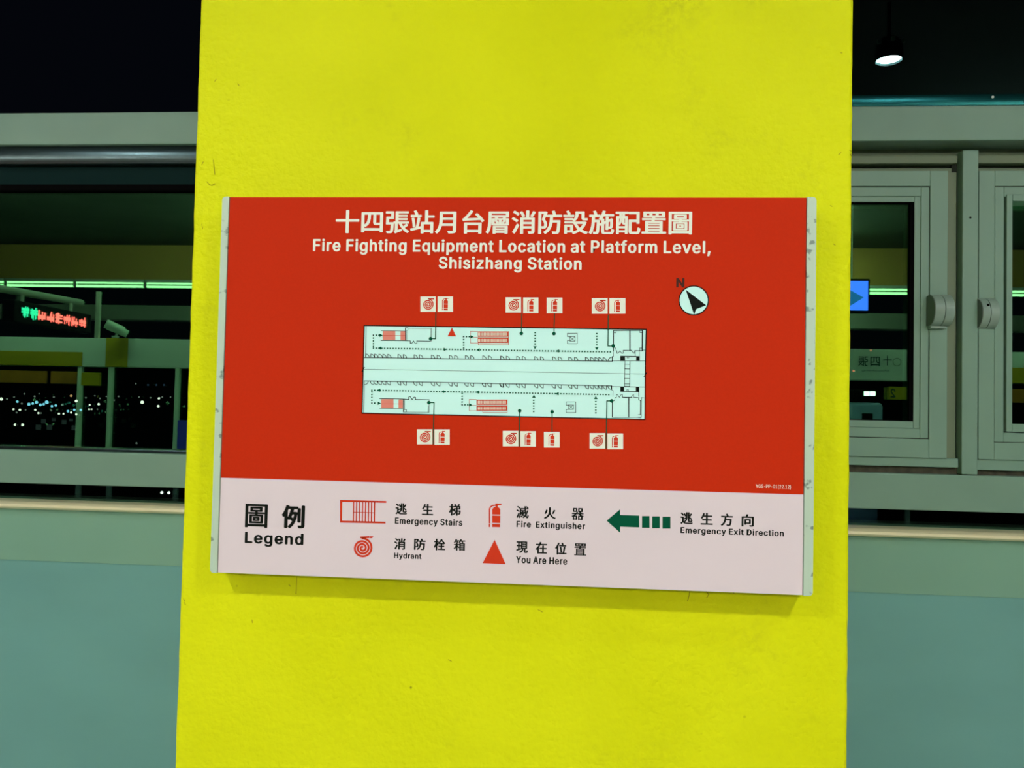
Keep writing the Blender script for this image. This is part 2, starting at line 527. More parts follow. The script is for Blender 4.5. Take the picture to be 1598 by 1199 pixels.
# lightly uneven cast edges: subdivide and jitter the front corners
bmesh.ops.subdivide_edges(bm, edges=[e for e in bm.edges if abs(e.verts[0].co.z-e.verts[1].co.z) > 2], cuts=160, use_grid_fill=False)
for v in bm.verts:
    if 0.2 < v.co.z < 4.0 and v.co.y < 0.02:
        k = (math.sin(v.co.z*37)+math.sin(v.co.z*91+1.3)+1.2*math.sin(v.co.z*173+0.5))*0.0002+random.uniform(-.00035, .00035)
        v.co.x += k
pil = obj('pillar', bm, 'yellow', None, True)
tag(pil, 'square yellow painted platform pillar carrying the red fire equipment sign', 'pillar', None, 'thing')

# chips and drip marks that sit on its face
CHIPS = [[(1141, 912), (1142, 920), (1145, 926)], [(1076, 924), (1075, 931), (1073, 938)], [(463, 901), (462.5, 914), (462, 927)], [(1094, 921), (1102, 923), (1106, 928), (1103, 933)],
         [(1309, 241.5), (1312, 238.5)], [(1326, 234.5), (1329, 236)], [(1327, 241), (1329, 244)], [(323, 284), (327, 288.5), (331, 289.5), (335, 287)], [(315, 257), (317, 253)],
         [(333, 250), (334, 262), (335, 272)], [(315, 350), (316, 357)], [(286.5, 935), (288, 938)], [(288, 940), (289, 944)], [(393, 968), (394, 972)], [(451, 913), (453, 915)],
         [(1296, 321), (1298, 322)], [(1301, 381), (1303, 382.5)], [(335, 127), (337, 124)], [(371, 131), (373, 133)], [(1312, 82), (1314, 82.5)], [(840, 952), (846, 955)], [(700, 1030), (704, 1032)]]
for c in CHIPS:
    bm = B()
    q = [at(px, py, -0.0006) for px, py in c]
    for a, b in zip(q, q[1:]):
        d = (b-a).normalized()*0.0007
        n = Vector((-d.z, 0, d.x))
        bm.faces.new([bm.verts.new(v) for v in (a-d+n*.7, a-d-n*.7, b+d-n*.9, b+d+n*.9)])
    obj('paint_chip', bm, 'chip', pil)

# ------------------------------------------------------------------ the sign
SY = -0.040                                                                # face of the sign
SW, SH, SZ = 0.45, 0.2907, 1.5
sign = thing('fire_equipment_sign', 'red and white fire fighting equipment location board on the yellow pillar', 'sign', (0, SY, SZ))
def s2(px, py):
    p = at(px, py, SY)
    return p.x, p.z
# box behind the faces
XA, XB = -0.4385, 0.4360
ZT, ZB = SZ+SH-0.0005, SZ-SH+0.0005
ZS = (s2(347, 746)[1]+s2(1253, 772)[1])/2
obj('backing_tray', box(B(), XA, XB, SY+0.002, -0.001, ZB, ZT), 'alu_edge', sign)
red = obj('red_panel', box(B(), XA, XB, SY, SY+0.003, ZS, ZT), 'red', sign)
leg = obj('legend_panel', box(B(), XA, XB, SY, SY+0.003, ZB, ZS), 'pink', sign)
red['label'] = 'red upper panel with station plan'
leg['label'] = 'pale pink legend panel'
for a, b in ((-SW, XA-0.0008), (XB+0.0008, SW)):
    bm = B()
    box(bm, a, b, SY-0.002, -0.001, SZ-SH, SZ+SH)
    outer = a if a < 0 else b
    es = [e for e in bm.edges if abs(e.verts[0].co.x-outer) < 1e-5 and abs(e.verts[1].co.x-outer) < 1e-5 and abs(e.verts[0].co.z-e.verts[1].co.z) < 1e-5]
    bmesh.ops.bevel(bm, geom=es, offset=0.0055, segments=5, affect='EDGES', profile=0.5)
    o = obj('edge_rail', bm, 'alu_rail', sign, True)
    o['label'] = 'worn grey-green aluminium edge rail'

# --- flat print: everything is drawn in metres on the face; layers stand 0.15 mm apart
def lay(n): return SY-0.00015*n
def poly(bm, pts, n, px=True):
    vs = [bm.verts.new((*( s2(*p) if px else p)[:1], lay(n), (s2(*p) if px else p)[1])) for p in pts]
    f = bm.faces.new(vs)
    if len(vs) > 4: bmesh.ops.triangulate(bm, faces=[f])
def line(bm, pts, wpx, n, closed=False):
    """one mitred ribbon along pixel points"""
    w = wpx*0.00096/2
    q = [Vector(s2(*p)) for p in pts]
    q = [p for i, p in enumerate(q) if i == 0 or (p-q[i-1]).length > 1e-6]
    m = len(q)
    if m < 2: return
    L = []
    for i, p in enumerate(q):
        d1 = (p-q[i-1]).normalized() if (i > 0 or closed) else None
        d2 = (q[(i+1) % m]-p).normalized() if (i < m-1 or closed) else None
        d1, d2 = d1 or d2, d2 or d1
        n1, n2 = Vector((-d1.y, d1.x)), Vector((-d2.y, d2.x))
        k = n1+n2
        k = n1 if k.length < 0.3 else k.normalized()
        k = k*(w/max(0.45, k.dot(n1)))
        e = Vector((0, 0))
        if not closed and i == 0: e = -d2*w*0.8
        if not closed and i == m-1: e = d1*w*0.8
        L.append((bm.verts.new(((p+k+e).x, lay(n), (p+k+e).y)), bm.verts.new(((p-k+e).x, lay(n), (p-k+e).y))))
    for i in range(m if closed else m-1):
        a, b = L[i], L[(i+1) % m]
        try: bm.faces.new((a[0], a[1], b[1], b[0]))
        except ValueError: pass
def disc(bm, c, rpx, n, seg=28, ring=None):
    x, z = s2(*c)
    r = rpx*0.00096
    o = [bm.verts.new((x+r*math.cos(2*math.pi*i/seg), lay(n), z+r*math.sin(2*math.pi*i/seg))) for i in range(seg)]
    if ring is None:
        bm.faces.new(o)
    else:
        r -= ring*0.00096
        k = [bm.verts.new((x+r*math.cos(2*math.pi*i/seg), lay(n), z+r*math.sin(2*math.pi*i/seg))) for i in range(seg)]
        for i in range(seg):
            j = (i+1) % seg
            bm.faces.new((o[i], o[j], k[j], k[i]))
def rect(bm, p, q, n):
    poly(bm, [p, (q[0], p[1]), q, (p[0], q[1])], n)
# outlines of the latin letters (advance, contours), thousandths of the type size
GLYPH = {'(':(273,["89 207 101 324 132 441 177 539 236 539 191 428 161 313 151 207 160 115 188 16 236 -96 177 -96 150 -46 128 4 111 55 99 106 92 156"]),
 ')':(273,["37 -96 86 18 113 116 122 207 112 313 82 428 37 539 97 539 142 441 173 323 184 207 182 156 174 104 161 53 144 3 123 -47 97 -96"]),
 ',':(188,["38 -119 68 71 137 71 84 -119"]),
 '-':(453,["337 244 337 188 114 188 114 244"]),
 '.':(188,["95 -4 83 -3 73 1 63 9 55 18 51 29 50 41 51 53 55 64 63 73 73 81 83 85 95 87 107 85 118 81 128 73 135 64 140 53 141 41 140 29 135 18 128 9 118 1 107 -3"]),
 '0':(453,["227 -7 191 -3 158 7 130 24 105 48 85 77 69 113 57 155 50 202 48 254 50 306 57 353 69 395 85 431 106 461 130 484 159 502 191 512 227 516 262 512 295 502 323 484 348 461 368 431 384 395 396 353 403 306 405 254 403 202 396 155 384 113 368 77 348 48 323 24 295 7 263 -3","227 50 250 52 271 60 290 74 306 92 320 116 330 144 338 176 342 213 344 254 342 295 338 332 330 365 320 393 306 416 290 435 271 449 250 457 227 460 203 457 182 449 163 435 147 416 134 393 123 365 115 332 111 295 109 254 111 213 115 176 123 144 134 116 147 92 163 74 182 60 203 52"]),
 '1':(453,["76 0 76 55 391 55 391 0","276 509 276 0 212 0 212 448 209 448 86 358 86 427 198 509"]),
 '2':(453,["64 0 64 47 234 229 282 282 311 327 320 371 319 389 315 405 308 419 298 431 287 441 273 449 224 460 205 458 188 454 172 447 159 438 148 427 139 413 132 398 128 381 127 362 66 362 68 391 75 418 86 442 102 464 121 482 143 496 168 507 196 513 225 516 254 513 281 507 306 497 328 482 346 465 361 445 372 423 379 398 381 372 371 318 336 259 267 180 153 60 153 57 389 57 389 0"]),
 'A':(480,["16 0 201 509 276 509 463 0 395 0 287 302 264 372 232 478 245 478 213 371 191 302 85 0","110 142 110 199 370 199 370 142"]),
 'D':(502,["219 0 96 0 96 57 215 57 254 60 288 68 318 81 343 99 363 122 379 149 390 181 397 216 399 255 397 294 390 329 379 361 364 388 344 410 320 428 291 441 258 449 221 452 93 452 93 509 225 509 273 505 315 495 353 478 385 455 412 426 433 391 449 351 458 306 462 255 458 205 449 159 433 119 411 83 384 54 351 31 312 14 268 3","125 509 125 0 60 0 60 509"]),
 'E':(419,["60 0 60 509 372 509 372 452 125 452 125 286 355 286 355 229 125 229 125 57 375 57 375 0"]),
 'F':(410,["60 0 60 509 369 509 369 452 125 452 125 278 346 278 346 221 125 221 125 0"]),
 'G':(520,["269 -7 225 -3 185 7 149 25 118 49 91 79 69 116 53 157 43 203 40 254 43 305 53 352 69 393 91 429 117 459 149 484 184 501 223 512 265 516 291 514 316 510 340 504 363 494 384 483 403 469 421 453 436 436 449 416 460 395 468 373 474 349 408 349 387 393 356 427 315 448 265 456 236 453 209 445 183 432 160 414 141 392 125 364 113 332 106 295 103 254 106 213 113 177 125 145 141 117 161 95 184 76 210 63 238 56 269 53 296 55 322 61 345 71 365 85 382 102 396 123 407 147 413 173 415 202 434 199 283 199 283 256 478 256 478 200 475 160 466 124 451 91 431 62 406 38 377 19 344 5 308 -4"]),
 'H':(517,["60 0 60 509 125 509 125 289 392 289 392 509 457 509 457 0 392 0 392 232 125 232 125 0"]),
 'L':(393,["60 0 60 509 125 509 125 57 361 57 361 0"]),
 'N':(523,["60 0 60 509 136 509 343 183 363 151 388 107 414 55 405 54 401 108 399 157 399 195 399 509 463 509 463 0 387 0 202 290 177 331 148 381 108 452 119 454 122 384 124 328 125 291 125 0"]),
 'P':(445,["60 0 60 509 235 509 272 506 305 499 332 487 356 471 375 452 390 430 400 404 407 377 409 348 407 318 400 291 390 265 375 243 356 223 332 207 305 195 272 188 235 186 109 186 109 242 233 242 257 244 279 248 297 256 312 266 324 279 333 294 339 310 343 328 344 348 343 367 339 385 333 402 324 416 312 428 297 439 279 446 257 451 232 452 125 452 125 0"]),
 'S':(447,["224 -9 188 -7 156 -1 128 9 102 23 81 40 64 60 51 83 42 109 38 137 104 137 108 118 114 102 123 88 136 76 150 66 166 59 224 49 246 50 267 54 286 60 303 69 317 79 329 92 338 106 344 122 346 139 344 154 340 168 332 179 296 205 245 222 184 239 145 253 112 269 86 289 67 313 56 341 52 372 54 400 62 425 75 448 92 468 113 484 138 498 165 508 195 514 227 516 259 514 289 508 316 498 340 484 360 468 377 449 390 427 398 403 401 378 337 378 332 402 320 421 302 437 280 449 254 456 225 459 204 457 185 454 167 448 152 440 139 430 129 418 121 405 117 391 115 376 117 359 122 345 131 334 169 308 212 293 264 279 312 264 359 238 395 198 402 180 407 161 408 139 406 112 399 87 386 64 370 43 349 25 323 11 294 0 261 -7"]),
 'Y':(472,["203 0 203 208 16 509 91 509 192 344 222 292 250 230 224 230 251 293 280 344 381 509 455 509 268 208 268 0"]),
 'a':(389,["160 -9 137 -7 115 -3 94 5 76 15 60 29 48 45 38 63 32 84 30 108 32 128 36 146 43 161 53 174 64 184 78 193 125 211 178 220 234 227 265 235 271 240 274 246 276 255 276 257 267 297 240 322 196 331 149 322 118 301 100 274 41 291 51 313 64 331 79 346 95 358 114 368 133 375 194 384 239 379 286 360 300 350 312 336 322 320 330 301 335 278 337 251 337 0 277 0 277 52 272 52 252 25 215 1","170 45 192 47 211 51 228 59 242 68 254 80 263 93 270 108 274 122 276 138 276 190 259 182 231 176 200 171 175 168 134 159 103 139 97 130 93 118 92 105 102 72 130 52"]),
 'c':(396,["207 -8 174 -5 144 3 117 16 93 35 72 58 56 85 44 116 37 150 34 187 37 225 44 260 56 291 72 318 93 341 117 360 144 374 174 382 207 384 260 377 305 356 340 322 362 277 303 262 290 289 270 311 242 325 207 330 184 328 163 321 145 310 130 296 118 278 108 258 102 236 98 212 96 187 98 163 102 139 108 117 118 97 130 80 145 66 163 55 184 49 207 46 243 52 271 66 292 89 304 117 363 102 341 56 306 21 261 -1"]),
 'd':(424,["195 -8 165 -6 137 3 111 16 89 34 70 57 55 84 43 116 36 151 34 189 36 227 43 261 55 293 70 320 89 342 112 361 137 374 165 382 196 384 218 383 237 379 253 373 287 346 306 319 311 319 311 509 372 509 372 0 313 0 313 59 307 59 287 31 252 4 236 -3 217 -7","205 47 226 49 246 55 263 65 278 78 290 95 299 115 306 138 310 162 312 189 310 216 306 241 300 263 290 282 278 299 263 312 246 322 227 328 205 330 182 328 162 322 145 311 130 298 118 281 108 261 102 239 98 215 96 189 98 163 102 139 109 117 118 97 130 80 145 66 162 55 182 49"]),
 'e':(404,["212 -8 177 -5 145 3 117 16 92 35 72 58 56 85 44 116 37 150 34 187 36 224 44 258 55 290 71 317 91 340 115 359 142 373 172 382 205 384 266 374 285 366 303 355 319 341 334 324 347 305 357 282 365 256 370 227 371 194 371 169 75 169 75 221 338 221 310 202 308 226 304 248 298 269 288 286 277 301 263 314 246 323 227 328 205 330 183 328 164 323 146 313 131 301 119 286 109 270 102 251 97 231 96 211 96 178 98 151 102 127 110 106 121 88 135 73 151 61 169 53 190 48 212 46 254 53 285 73 306 105 365 91 358 72 348 55 335 39 320 26 302 14 283 4 261 -3 237 -7"]),
 'f':(254,["228 379 228 327 6 327 6 379","81 0 81 432 82 452 87 470 96 486 107 499 120 510 135 519 187 530 222 527 243 521 227 468 215 472 195 474 178 472 164 468 154 460 147 449 143 435 142 419 142 0"]),
 'g':(425,["207 -151 180 -149 156 -146 134 -140 82 -110 51 -69 101 -41 122 -66 154 -88 207 -97 236 -95 261 -87 282 -75 298 -58 308 -34 311 -6 311 68 306 68 287 41 252 16 236 10 217 6 195 5 165 7 138 14 113 27 90 43 71 65 55 90 43 120 36 154 34 191 36 229 43 263 55 293 71 320 90 342 112 361 138 374 166 382 196 384 218 383 237 379 253 373 288 346 308 319 313 319 313 379 372 379 372 -9 370 -40 363 -67 350 -90 334 -109 314 -124 291 -136 265 -144 237 -149","205 59 227 61 246 66 264 75 278 87 290 103 300 121 307 142 311 166 312 193 311 219 307 242 300 264 291 283 279 299 264 312 247 322 227 328 205 330 182 328 163 322 145 312 130 298 118 282 109 262 102 241 98 218 96 193 98 167 102 144 109 123 118 104 131 88 145 76 163 66 183 61"]),
 'h':(410,["114 227 114 0 53 0 53 509 114 509 114 287 102 287 116 319 132 344 152 362 175 374 200 382 227 384 252 383 275 377 295 369 313 356 328 340 341 321 350 298 355 271 357 240 357 0 296 0 296 235 293 263 286 286 273 304 256 318 235 326 210 329 192 328 176 324 161 317 147 308 136 297 126 283 119 266 115 248"]),
 'i':(167,["53 0 53 379 114 379 114 0","84 443 73 444 63 448 54 455 47 463 43 472 41 483 43 494 47 504 54 512 63 518 73 522 84 524 95 522 105 518 114 512 121 504 125 494 126 483 125 472 121 463 114 455 105 448 95 444"]),
 'l':(189,["139 -2 112 0 91 8 74 20 62 37 55 59 53 84 53 509 114 509 114 99 120 62 126 57 135 53 146 52 160 53 170 54 181 3 162 -1"]),
 'm':(610,["53 0 53 379 112 379 112 295 108 295 114 314 122 331 132 346 172 376 219 386 245 383 268 375 287 361 303 342 314 320 321 295 312 295 318 312 326 329 337 343 381 375 437 386 458 385 478 380 497 372 514 361 529 346 541 328 550 307 555 283 557 255 557 0 496 0 496 254 493 279 485 298 473 313 456 323 438 329 419 330 402 329 387 326 374 320 345 290 335 247 335 0 274 0 274 260 272 280 265 297 253 311 238 322 220 328 199 330 158 320 145 312 135 302 126 289 119 274 115 257 114 238 114 0"]),
 'n':(410,["114 227 114 0 53 0 53 379 112 379 112 287 102 287 116 319 132 344 152 362 175 374 200 382 227 384 252 383 275 377 295 369 313 356 328 340 341 321 350 298 355 271 357 240 357 0 296 0 296 235 293 263 286 286 273 304 256 318 235 326 210 329 192 328 176 324 161 317 147 308 136 297 126 283 119 266 115 248"]),
 'o':(415,["207 -8 174 -5 144 3 117 16 93 35 72 58 56 85 44 116 37 150 34 187 37 225 44 260 56 291 72 318 93 341 117 360 144 374 174 382 207 384 241 382 271 374 299 360 323 341 343 318 359 291 371 260 379 225 381 187 379 150 371 116 359 85 343 58 323 35 299 16 271 3 241 -5","207 46 231 49 252 55 270 66 285 80 298 97 307 117 314 139 318 163 319 187 318 212 314 236 307 258 298 278 285 296 270 310 252 321 231 328 207 330 184 328 163 321 145 310 130 296 118 278 108 258 102 236 98 212 96 187 98 163 102 139 108 117 118 97 130 80 145 66 163 55 184 49"]),
 'p':(424,["53 -143 53 379 112 379 112 319 118 319 137 346 171 373 188 379 207 383 229 384 259 382 287 374 313 361 335 342 354 320 370 293 381 261 388 227 390 189 388 151 381 116 370 84 355 57 336 34 313 16 288 3 260 -6 229 -8 208 -7 189 -3 173 4 138 31 118 59 114 59 114 -143","220 47 242 49 262 55 279 66 294 80 306 97 316 117 323 139 327 163 328 189 327 215 323 239 316 261 307 281 295 298 280 311 262 322 243 328 220 330 198 328 178 322 161 312 147 299 134 282 125 263 118 241 114 216 113 189 114 162 118 138 125 115 135 95 147 78 162 65 179 55 198 49"]),
 'q':(424,["372 -143 311 -143 311 59 306 59 287 31 252 4 236 -3 217 -7 195 -8 165 -6 137 3 111 16 89 34 70 57 55 84 43 116 36 151 34 189 36 227 43 261 55 293 70 320 89 342 112 361 137 374 165 382 196 384 218 383 237 379 253 373 287 346 307 319 313 319 313 379 372 379","205 47 226 49 246 55 263 65 278 78 290 95 299 115 306 138 310 162 312 189 310 216 306 241 300 263 290 282 278 299 263 312 246 322 227 328 205 330 182 328 162 322 145 311 130 298 118 281 108 261 102 239 98 215 96 189 98 163 102 139 109 117 118 97 130 80 145 66 162 55 182 49"]),
 'r':(259,["53 0 53 379 112 379 112 321 115 321 124 339 137 354 152 367 171 377 191 383 213 385 229 384 243 384 243 322 230 324 207 326 190 324 174 321 159 315 146 306 135 296 126 284 119 269 115 254 114 237 114 0"]),
 's':(365,["182 -8 157 -7 133 -3 112 3 93 12 76 24 62 38 50 54 41 73 36 94 94 107 101 87 111 72 124 60 141 52 160 47 181 45 206 47 227 53 244 62 258 74 265 88 268 103 266 115 262 126 254 136 243 144 229 150 212 155 149 170 118 180 92 192 72 208 58 227 50 249 47 274 49 295 55 314 65 332 79 347 95 360 115 370 137 378 161 383 187 384 212 383 234 379 254 372 271 363 286 352 299 339 324 290 268 277 262 291 254 304 243 316 228 325 210 331 187 333 166 331 147 326 131 317 119 305 111 292 109 277 110 264 115 253 124 243 172 223 229 209 261 200 287 187 306 171 320 153 328 131 331 107 329 85 323 65 312 47 298 31 281 18 260 6 236 -2 210 -7"]),
 't':(227,["204 379 204 327 6 327 6 379","65 471 126 471 126 98 127 83 130 70 136 61 144 55 156 51 170 50 185 51 202 54 213 2 192 -3 168 -4 138 -1 113 7 92 21 77 41 68 64 65 93"]),
 'u':(410,["182 -5 158 -3 135 2 115 11 97 23 82 39 69 59 60 82 54 109 53 139 53 379 114 379 114 144 116 117 124 94 137 75 154 61 175 53 200 50 218 51 234 55 249 62 263 71 274 83 283 97 290 113 295 132 296 153 296 379 357 379 357 0 298 0 298 92 307 92 294 60 277 35 257 17 234 5 209 -3"]),
 'v':(389,["163 0 17 379 84 379 165 155 187 87 206 21 184 21 203 87 224 155 305 379 371 379 226 0"]),
 'x':(379,["21 0 171 218 171 171 29 379 100 379 147 306 179 253 207 206 175 206 202 253 233 306 282 379 352 379 209 169 209 214 358 0 287 0 231 85 200 136 173 182 205 182 178 136 148 85 91 0"]),
 'y':(389,["47 -139 61 -86 71 -87 104 -89 130 -74 151 -36 163 -1 17 379 84 379 165 155 187 87 206 21 184 21 202 87 224 155 305 379 371 379 204 -58 177 -107 139 -136 91 -145 65 -143"]),
 'z':(380,["42 0 42 46 254 320 254 323 48 323 48 379 333 379 333 331 126 60 126 56 339 56 339 0"])}
GLYPH['l'] = (178, ['60 0 60 509 121 509 121 0'])

def text_mesh(s, weight):
    latin = all(c in GLYPH or c == ' ' for c in s)
    if latin:
        cu = bpy.data.curves.new('lettering', 'CURVE')
        cu.dimensions = '2D'
        x = 0
        for ch in s:
            if ch == ' ':
                x += 188
                continue
            adv, cs = GLYPH[ch]
            for c in cs:
                q = [int(v) for v in c.split()]
                q = list(zip(q[0::2], q[1::2]))
                sp = cu.splines.new('POLY')
                sp.points.add(len(q)-1)
                for pt, (u, v) in zip(sp.points, q):
                    pt.co = ((x+u)/1000, v/1000, 0, 1)
                sp.use_cyclic_u = True
            x += adv+2000*weight
    else:
        cu = bpy.data.curves.new('lettering', 'FONT')
        cu.body = s
        cu.resolution_u = 4
    cu.fill_mode = 'FRONT'
    o = bpy.data.objects.new('lettering', cu)
    COL.objects.link(o)
    bpy.context.view_layer.update()
    me = bpy.data.meshes.new_from_object(o)
    bpy.data.objects.remove(o)
    bpy.data.curves.remove(cu)
    return me
def add_text(bm, s, x0, x1, z0, z1, weight, y, flip=False):
    """letters stretched to the box x0..x1, z0..z1, standing on plane y; weight thickens the strokes"""
    me = text_mesh(s, weight)
    xs = [v.co.x for v in me.vertices]
    ys_ = [v.co.y for v in me.vertices]
    WY = 0.6                                   # bold strokes grow more in width than in height
    a, b, c, d = min(xs)-weight, max(xs)+weight, min(ys_)-weight*WY, max(ys_)+weight*WY
    sh = [(0, 0)]
    if weight: sh += [(weight*math.cos(math.pi*k/4), weight*math.sin(math.pi*k/4)) for k in range(8)]
    for i, (dx, dy) in enumerate(sh):
        vs = []
        for v in me.vertices:
            u = (v.co.x+dx-a)/(b-a)
            if flip: u = 1-u
            vs.append(bm.verts.new((x0+u*(x1-x0), y+(1 if flip else -1)*i*1.2e-5, z0+(v.co.y+WY*dy-c)/(d-c)*(z1-z0))))
        for p in me.polygons:
            bm.faces.new([vs[i] for i in p.vertices])
    bpy.data.meshes.remove(me)
def text(bm, s, xl, xr, yt, yb, weight, n):
    ym, xm = (yt+yb)/2, (xl+xr)/2
    add_text(bm, s, s2(xl, ym)[0], s2(xr, ym)[0], s2(xm, yb)[1], s2(xm, yt)[1], weight, lay(n))
WL, WC = 0.026, 0.010
def zoomer(ox, oy, k): return lambda x, y: (ox+k*x, oy+k*y)
K = 0.15645
Z1, Z2, Z3, Z4 = zoomer(550, 440, K), zoomer(780, 440, K), zoomer(550, 580, K), zoomer(780, 580, K)
Z5, Z6, Z7 = zoomer(360, 760, .2378), zoomer(730, 760, .18773), zoomer(930, 740, .21277)

bm = B()
text(bm, '十四張站月台層消防設施配置圖', 524, 1080, 328.3, 365.2, 0.024, 1)
obj('chinese_title', bm, 'white_ink', red)
bm = B()
text(bm, 'Fire Fighting Equipment Location at Platform Level,', 488.5, 1109, 374, 399.3, WL, 1)
obj('english_title', bm, 'white_ink', red)
bm = B()
text(bm, 'Shisizhang Station', 684.7, 907.6, 401.2, 425.3, WL, 1)
obj('station_name', bm, 'white_ink', red)
bm = B()
text(bm, 'YGS-PP-01(22.12)', 1179.4, 1234, 756.4, 763.4, 0.0, 1)
obj('plate_number', bm, 'cream', red)
# compass
comp = obj('compass', (lambda b: (disc(b, (1082.5, 469), 22.4, 1, 48), b)[1])(B()), 'mint', sign)
bm = B()
disc(bm, (1082.5, 469), 23.2, 2, 48, 1.8)
poly(bm, [(1070, 452.3), (1102, 476.6), (1098, 477.2), (1091.4, 478.9), (1086.6, 482.6), (1083.8, 487), (1083, 491)], 2)
obj('needle', bm, 'black_ink', comp)
bm = B()
text(bm, 'N', 1055.3, 1068.2, 434, 448.6, 0.034, 2)
obj('north_letter', bm, 'brown_ink', comp)

# station plan
bm = B()
poly(bm, [Z1(118, 437), Z2(1460, 475), Z4(1447, 478), Z3(97, 415)], 1)
plan = obj('station_plan', bm, 'mint', sign)
bm = B()
def dup(fn_pts, wpx): line(bm, fn_pts, wpx, 4)
# outline and long lines
line(bm, [Z1(118, 437), Z2(1460, 475), Z2(1450, 900), Z4(1447, 478), Z3(97, 415), Z1(108, 880)], 1.6, 4, True)
line(bm, [Z1(120, 853), Z1(95, 897)], 1.3, 4)
line(bm, [Z2(1466, 905), Z2(1438, 945)], 1.3, 4)
line(bm, [Z1(138, 445), Z1(132, 750)], 0.7, 4)
line(bm, [Z3(122, 100), Z3(113, 408)], 0.7, 4)
line(bm, [Z1(120, 755), Z2(1125, 793)], 1.0, 4)
line(bm, [Z2(1125, 788), Z2(1455, 790)], 0.6, 4)
line(bm, [Z3(118, 94), Z4(1117, 143)], 1.0, 4)
line(bm, [Z4(1117, 150), Z4(1448, 155)], 0.6, 4)
def edge_y(p0, p1, x):
    return p0[1]+(p1[1]-p0[1])*(x-p0[0])/(p1[0]-p0[0])
def arc_pts(cx, cy, r, a0, a1, n=5):
    return [(cx+r*math.cos(math.radians(a0+(a1-a0)*i/n)), cy+r*math.sin(math.radians(a0+(a1-a0)*i/n))) for i in range(n+1)]
up = [185, 222, 265, 305, 352, 455, 508, 615, 668, 788, 845, 967, 1020, 1127, 1180, 1300, 1357, 1480, 1535]
up2 = [7, 65, 168, 225, 347, 405, 527, 585, 688, 745, 853, 905, 948, 985, 1030]
e0, e1 = Z1(120, 755), Z2(1125, 793)
for x in [Z1(135, 0)[0]]+[Z1(a, 0)[0] for a in up]+[Z2(a, 0)[0] for a in up2]:
    y = edge_y(e0, e1, x)
    line(bm, [(x, y), (x, y-5.2)]+arc_pts(x, y, 5.4, -90, 0), 0.95, 4)
x = Z2(1122, 0)[0]
y = edge_y(e0, e1, x)
line(bm, [(x, y), (x, y-7.5)]+arc_pts(x, y, 6.6, -90, -180), 0.95, 4)
lo = [180, 215, 255, 300, 345, 450, 505, 610, 665, 785, 840, 960, 1015, 1120, 1175, 1295, 1350, 1470, 1530]
lo2 = [5, 60, 165, 220, 345, 400, 520, 580, 685, 740, 850, 900, 945, 985, 1030, 1078]
e0, e1 = Z3(118, 94), Z4(1117, 143)
x = Z3(122, 0)[0]
line(bm, arc_pts(x, edge_y(e0, e1, x), 5.8, 0, 90), 0.95, 4)
for x in [Z3(a, 0)[0] for a in lo]+[Z4(a, 0)[0] for a in lo2]:
    x += 5.3
    y = edge_y(e0, e1, x)
    line(bm, [(x, y), (x, y+5.2)]+arc_pts(x, y, 5.4, 90, 180), 0.95, 4)
# rooms by the stairs
for Z, fl in ((Z1, 1), (Z3, -1)):
    if fl == 1:
        line(bm, [Z(288, 489), Z(528, 492)], 0.6, 4)
        line(bm, [Z(285, 584), Z(535, 586), Z(577, 588), Z(577, 612), Z(592, 614), Z(610, 590), Z(628, 616), Z(643, 614), Z(643, 589), Z(780, 592)], 0.9, 4)
        line(bm, [Z(528, 460), Z(530, 584)], 0.9, 4)
        line(bm, [Z(543, 485), Z(543, 584)], 0.6, 4)
        line(bm, [Z(530, 458), Z(555, 458), Z(555, 483), Z(530, 483)], 0.6, 4, True)
        line(bm, [Z(780, 462), Z(780, 592)], 0.6, 4)
        line(bm, [Z(790, 462), Z(788, 592)], 0.6, 4)
        line(bm, [Z(555, 464), Z(780, 466)], 0.6, 4)
    else:
        line(bm, [Z(272, 366), Z(503, 368)], 0.6, 4)
        line(bm, [Z(272, 270), Z(515, 275), Z(562, 280), Z(562, 255), Z(578, 252), Z(596, 280), Z(615, 256), Z(630, 258), Z(630, 280), Z(768, 282)], 0.9, 4)
        line(bm, [Z(508, 275), Z(508, 405)], 0.9, 4)
        line(bm, [Z(521, 280), Z(521, 380)], 0.6, 4)
        line(bm, [Z(514, 380), Z(540, 380), Z(540, 405), Z(514, 405)], 0.6, 4, True)
        line(bm, [Z(768, 282), Z(765, 408)], 0.6, 4)
        line(bm, [Z(757, 340), Z(755, 408)], 0.6, 4)
        line(bm, [Z(522, 404), Z(765, 408)], 0.6, 4)
# lifts
line(bm, [Z2(700, 585), Z2(675, 585), Z2(675, 618), Z2(772, 618), Z2(772, 513), Z2(675, 513), Z2(675, 548), Z2(700, 548)], 0.7, 4)
line(bm, [Z2(700, 547), Z2(750, 547), Z2(750, 592), Z2(700, 592)], 0.7, 4, True)
line(bm, [Z2(705, 552), Z2(745, 587)], 0.6, 4)
line(bm, [Z2(745, 552), Z2(705, 587)], 0.6, 4)
line(bm, [Z4(685, 378), Z4(662, 378), Z4(662, 410), Z4(758, 410), Z4(758, 303), Z4(662, 303), Z4(662, 335), Z4(685, 335)], 0.7, 4)
line(bm, [Z4(685, 333), Z4(735, 333), Z4(735, 378), Z4(685, 378)], 0.7, 4, True)
line(bm, [Z4(690, 338), Z4(730, 373)], 0.6, 4)
line(bm, [Z4(730, 338), Z4(690, 373)], 0.6, 4)
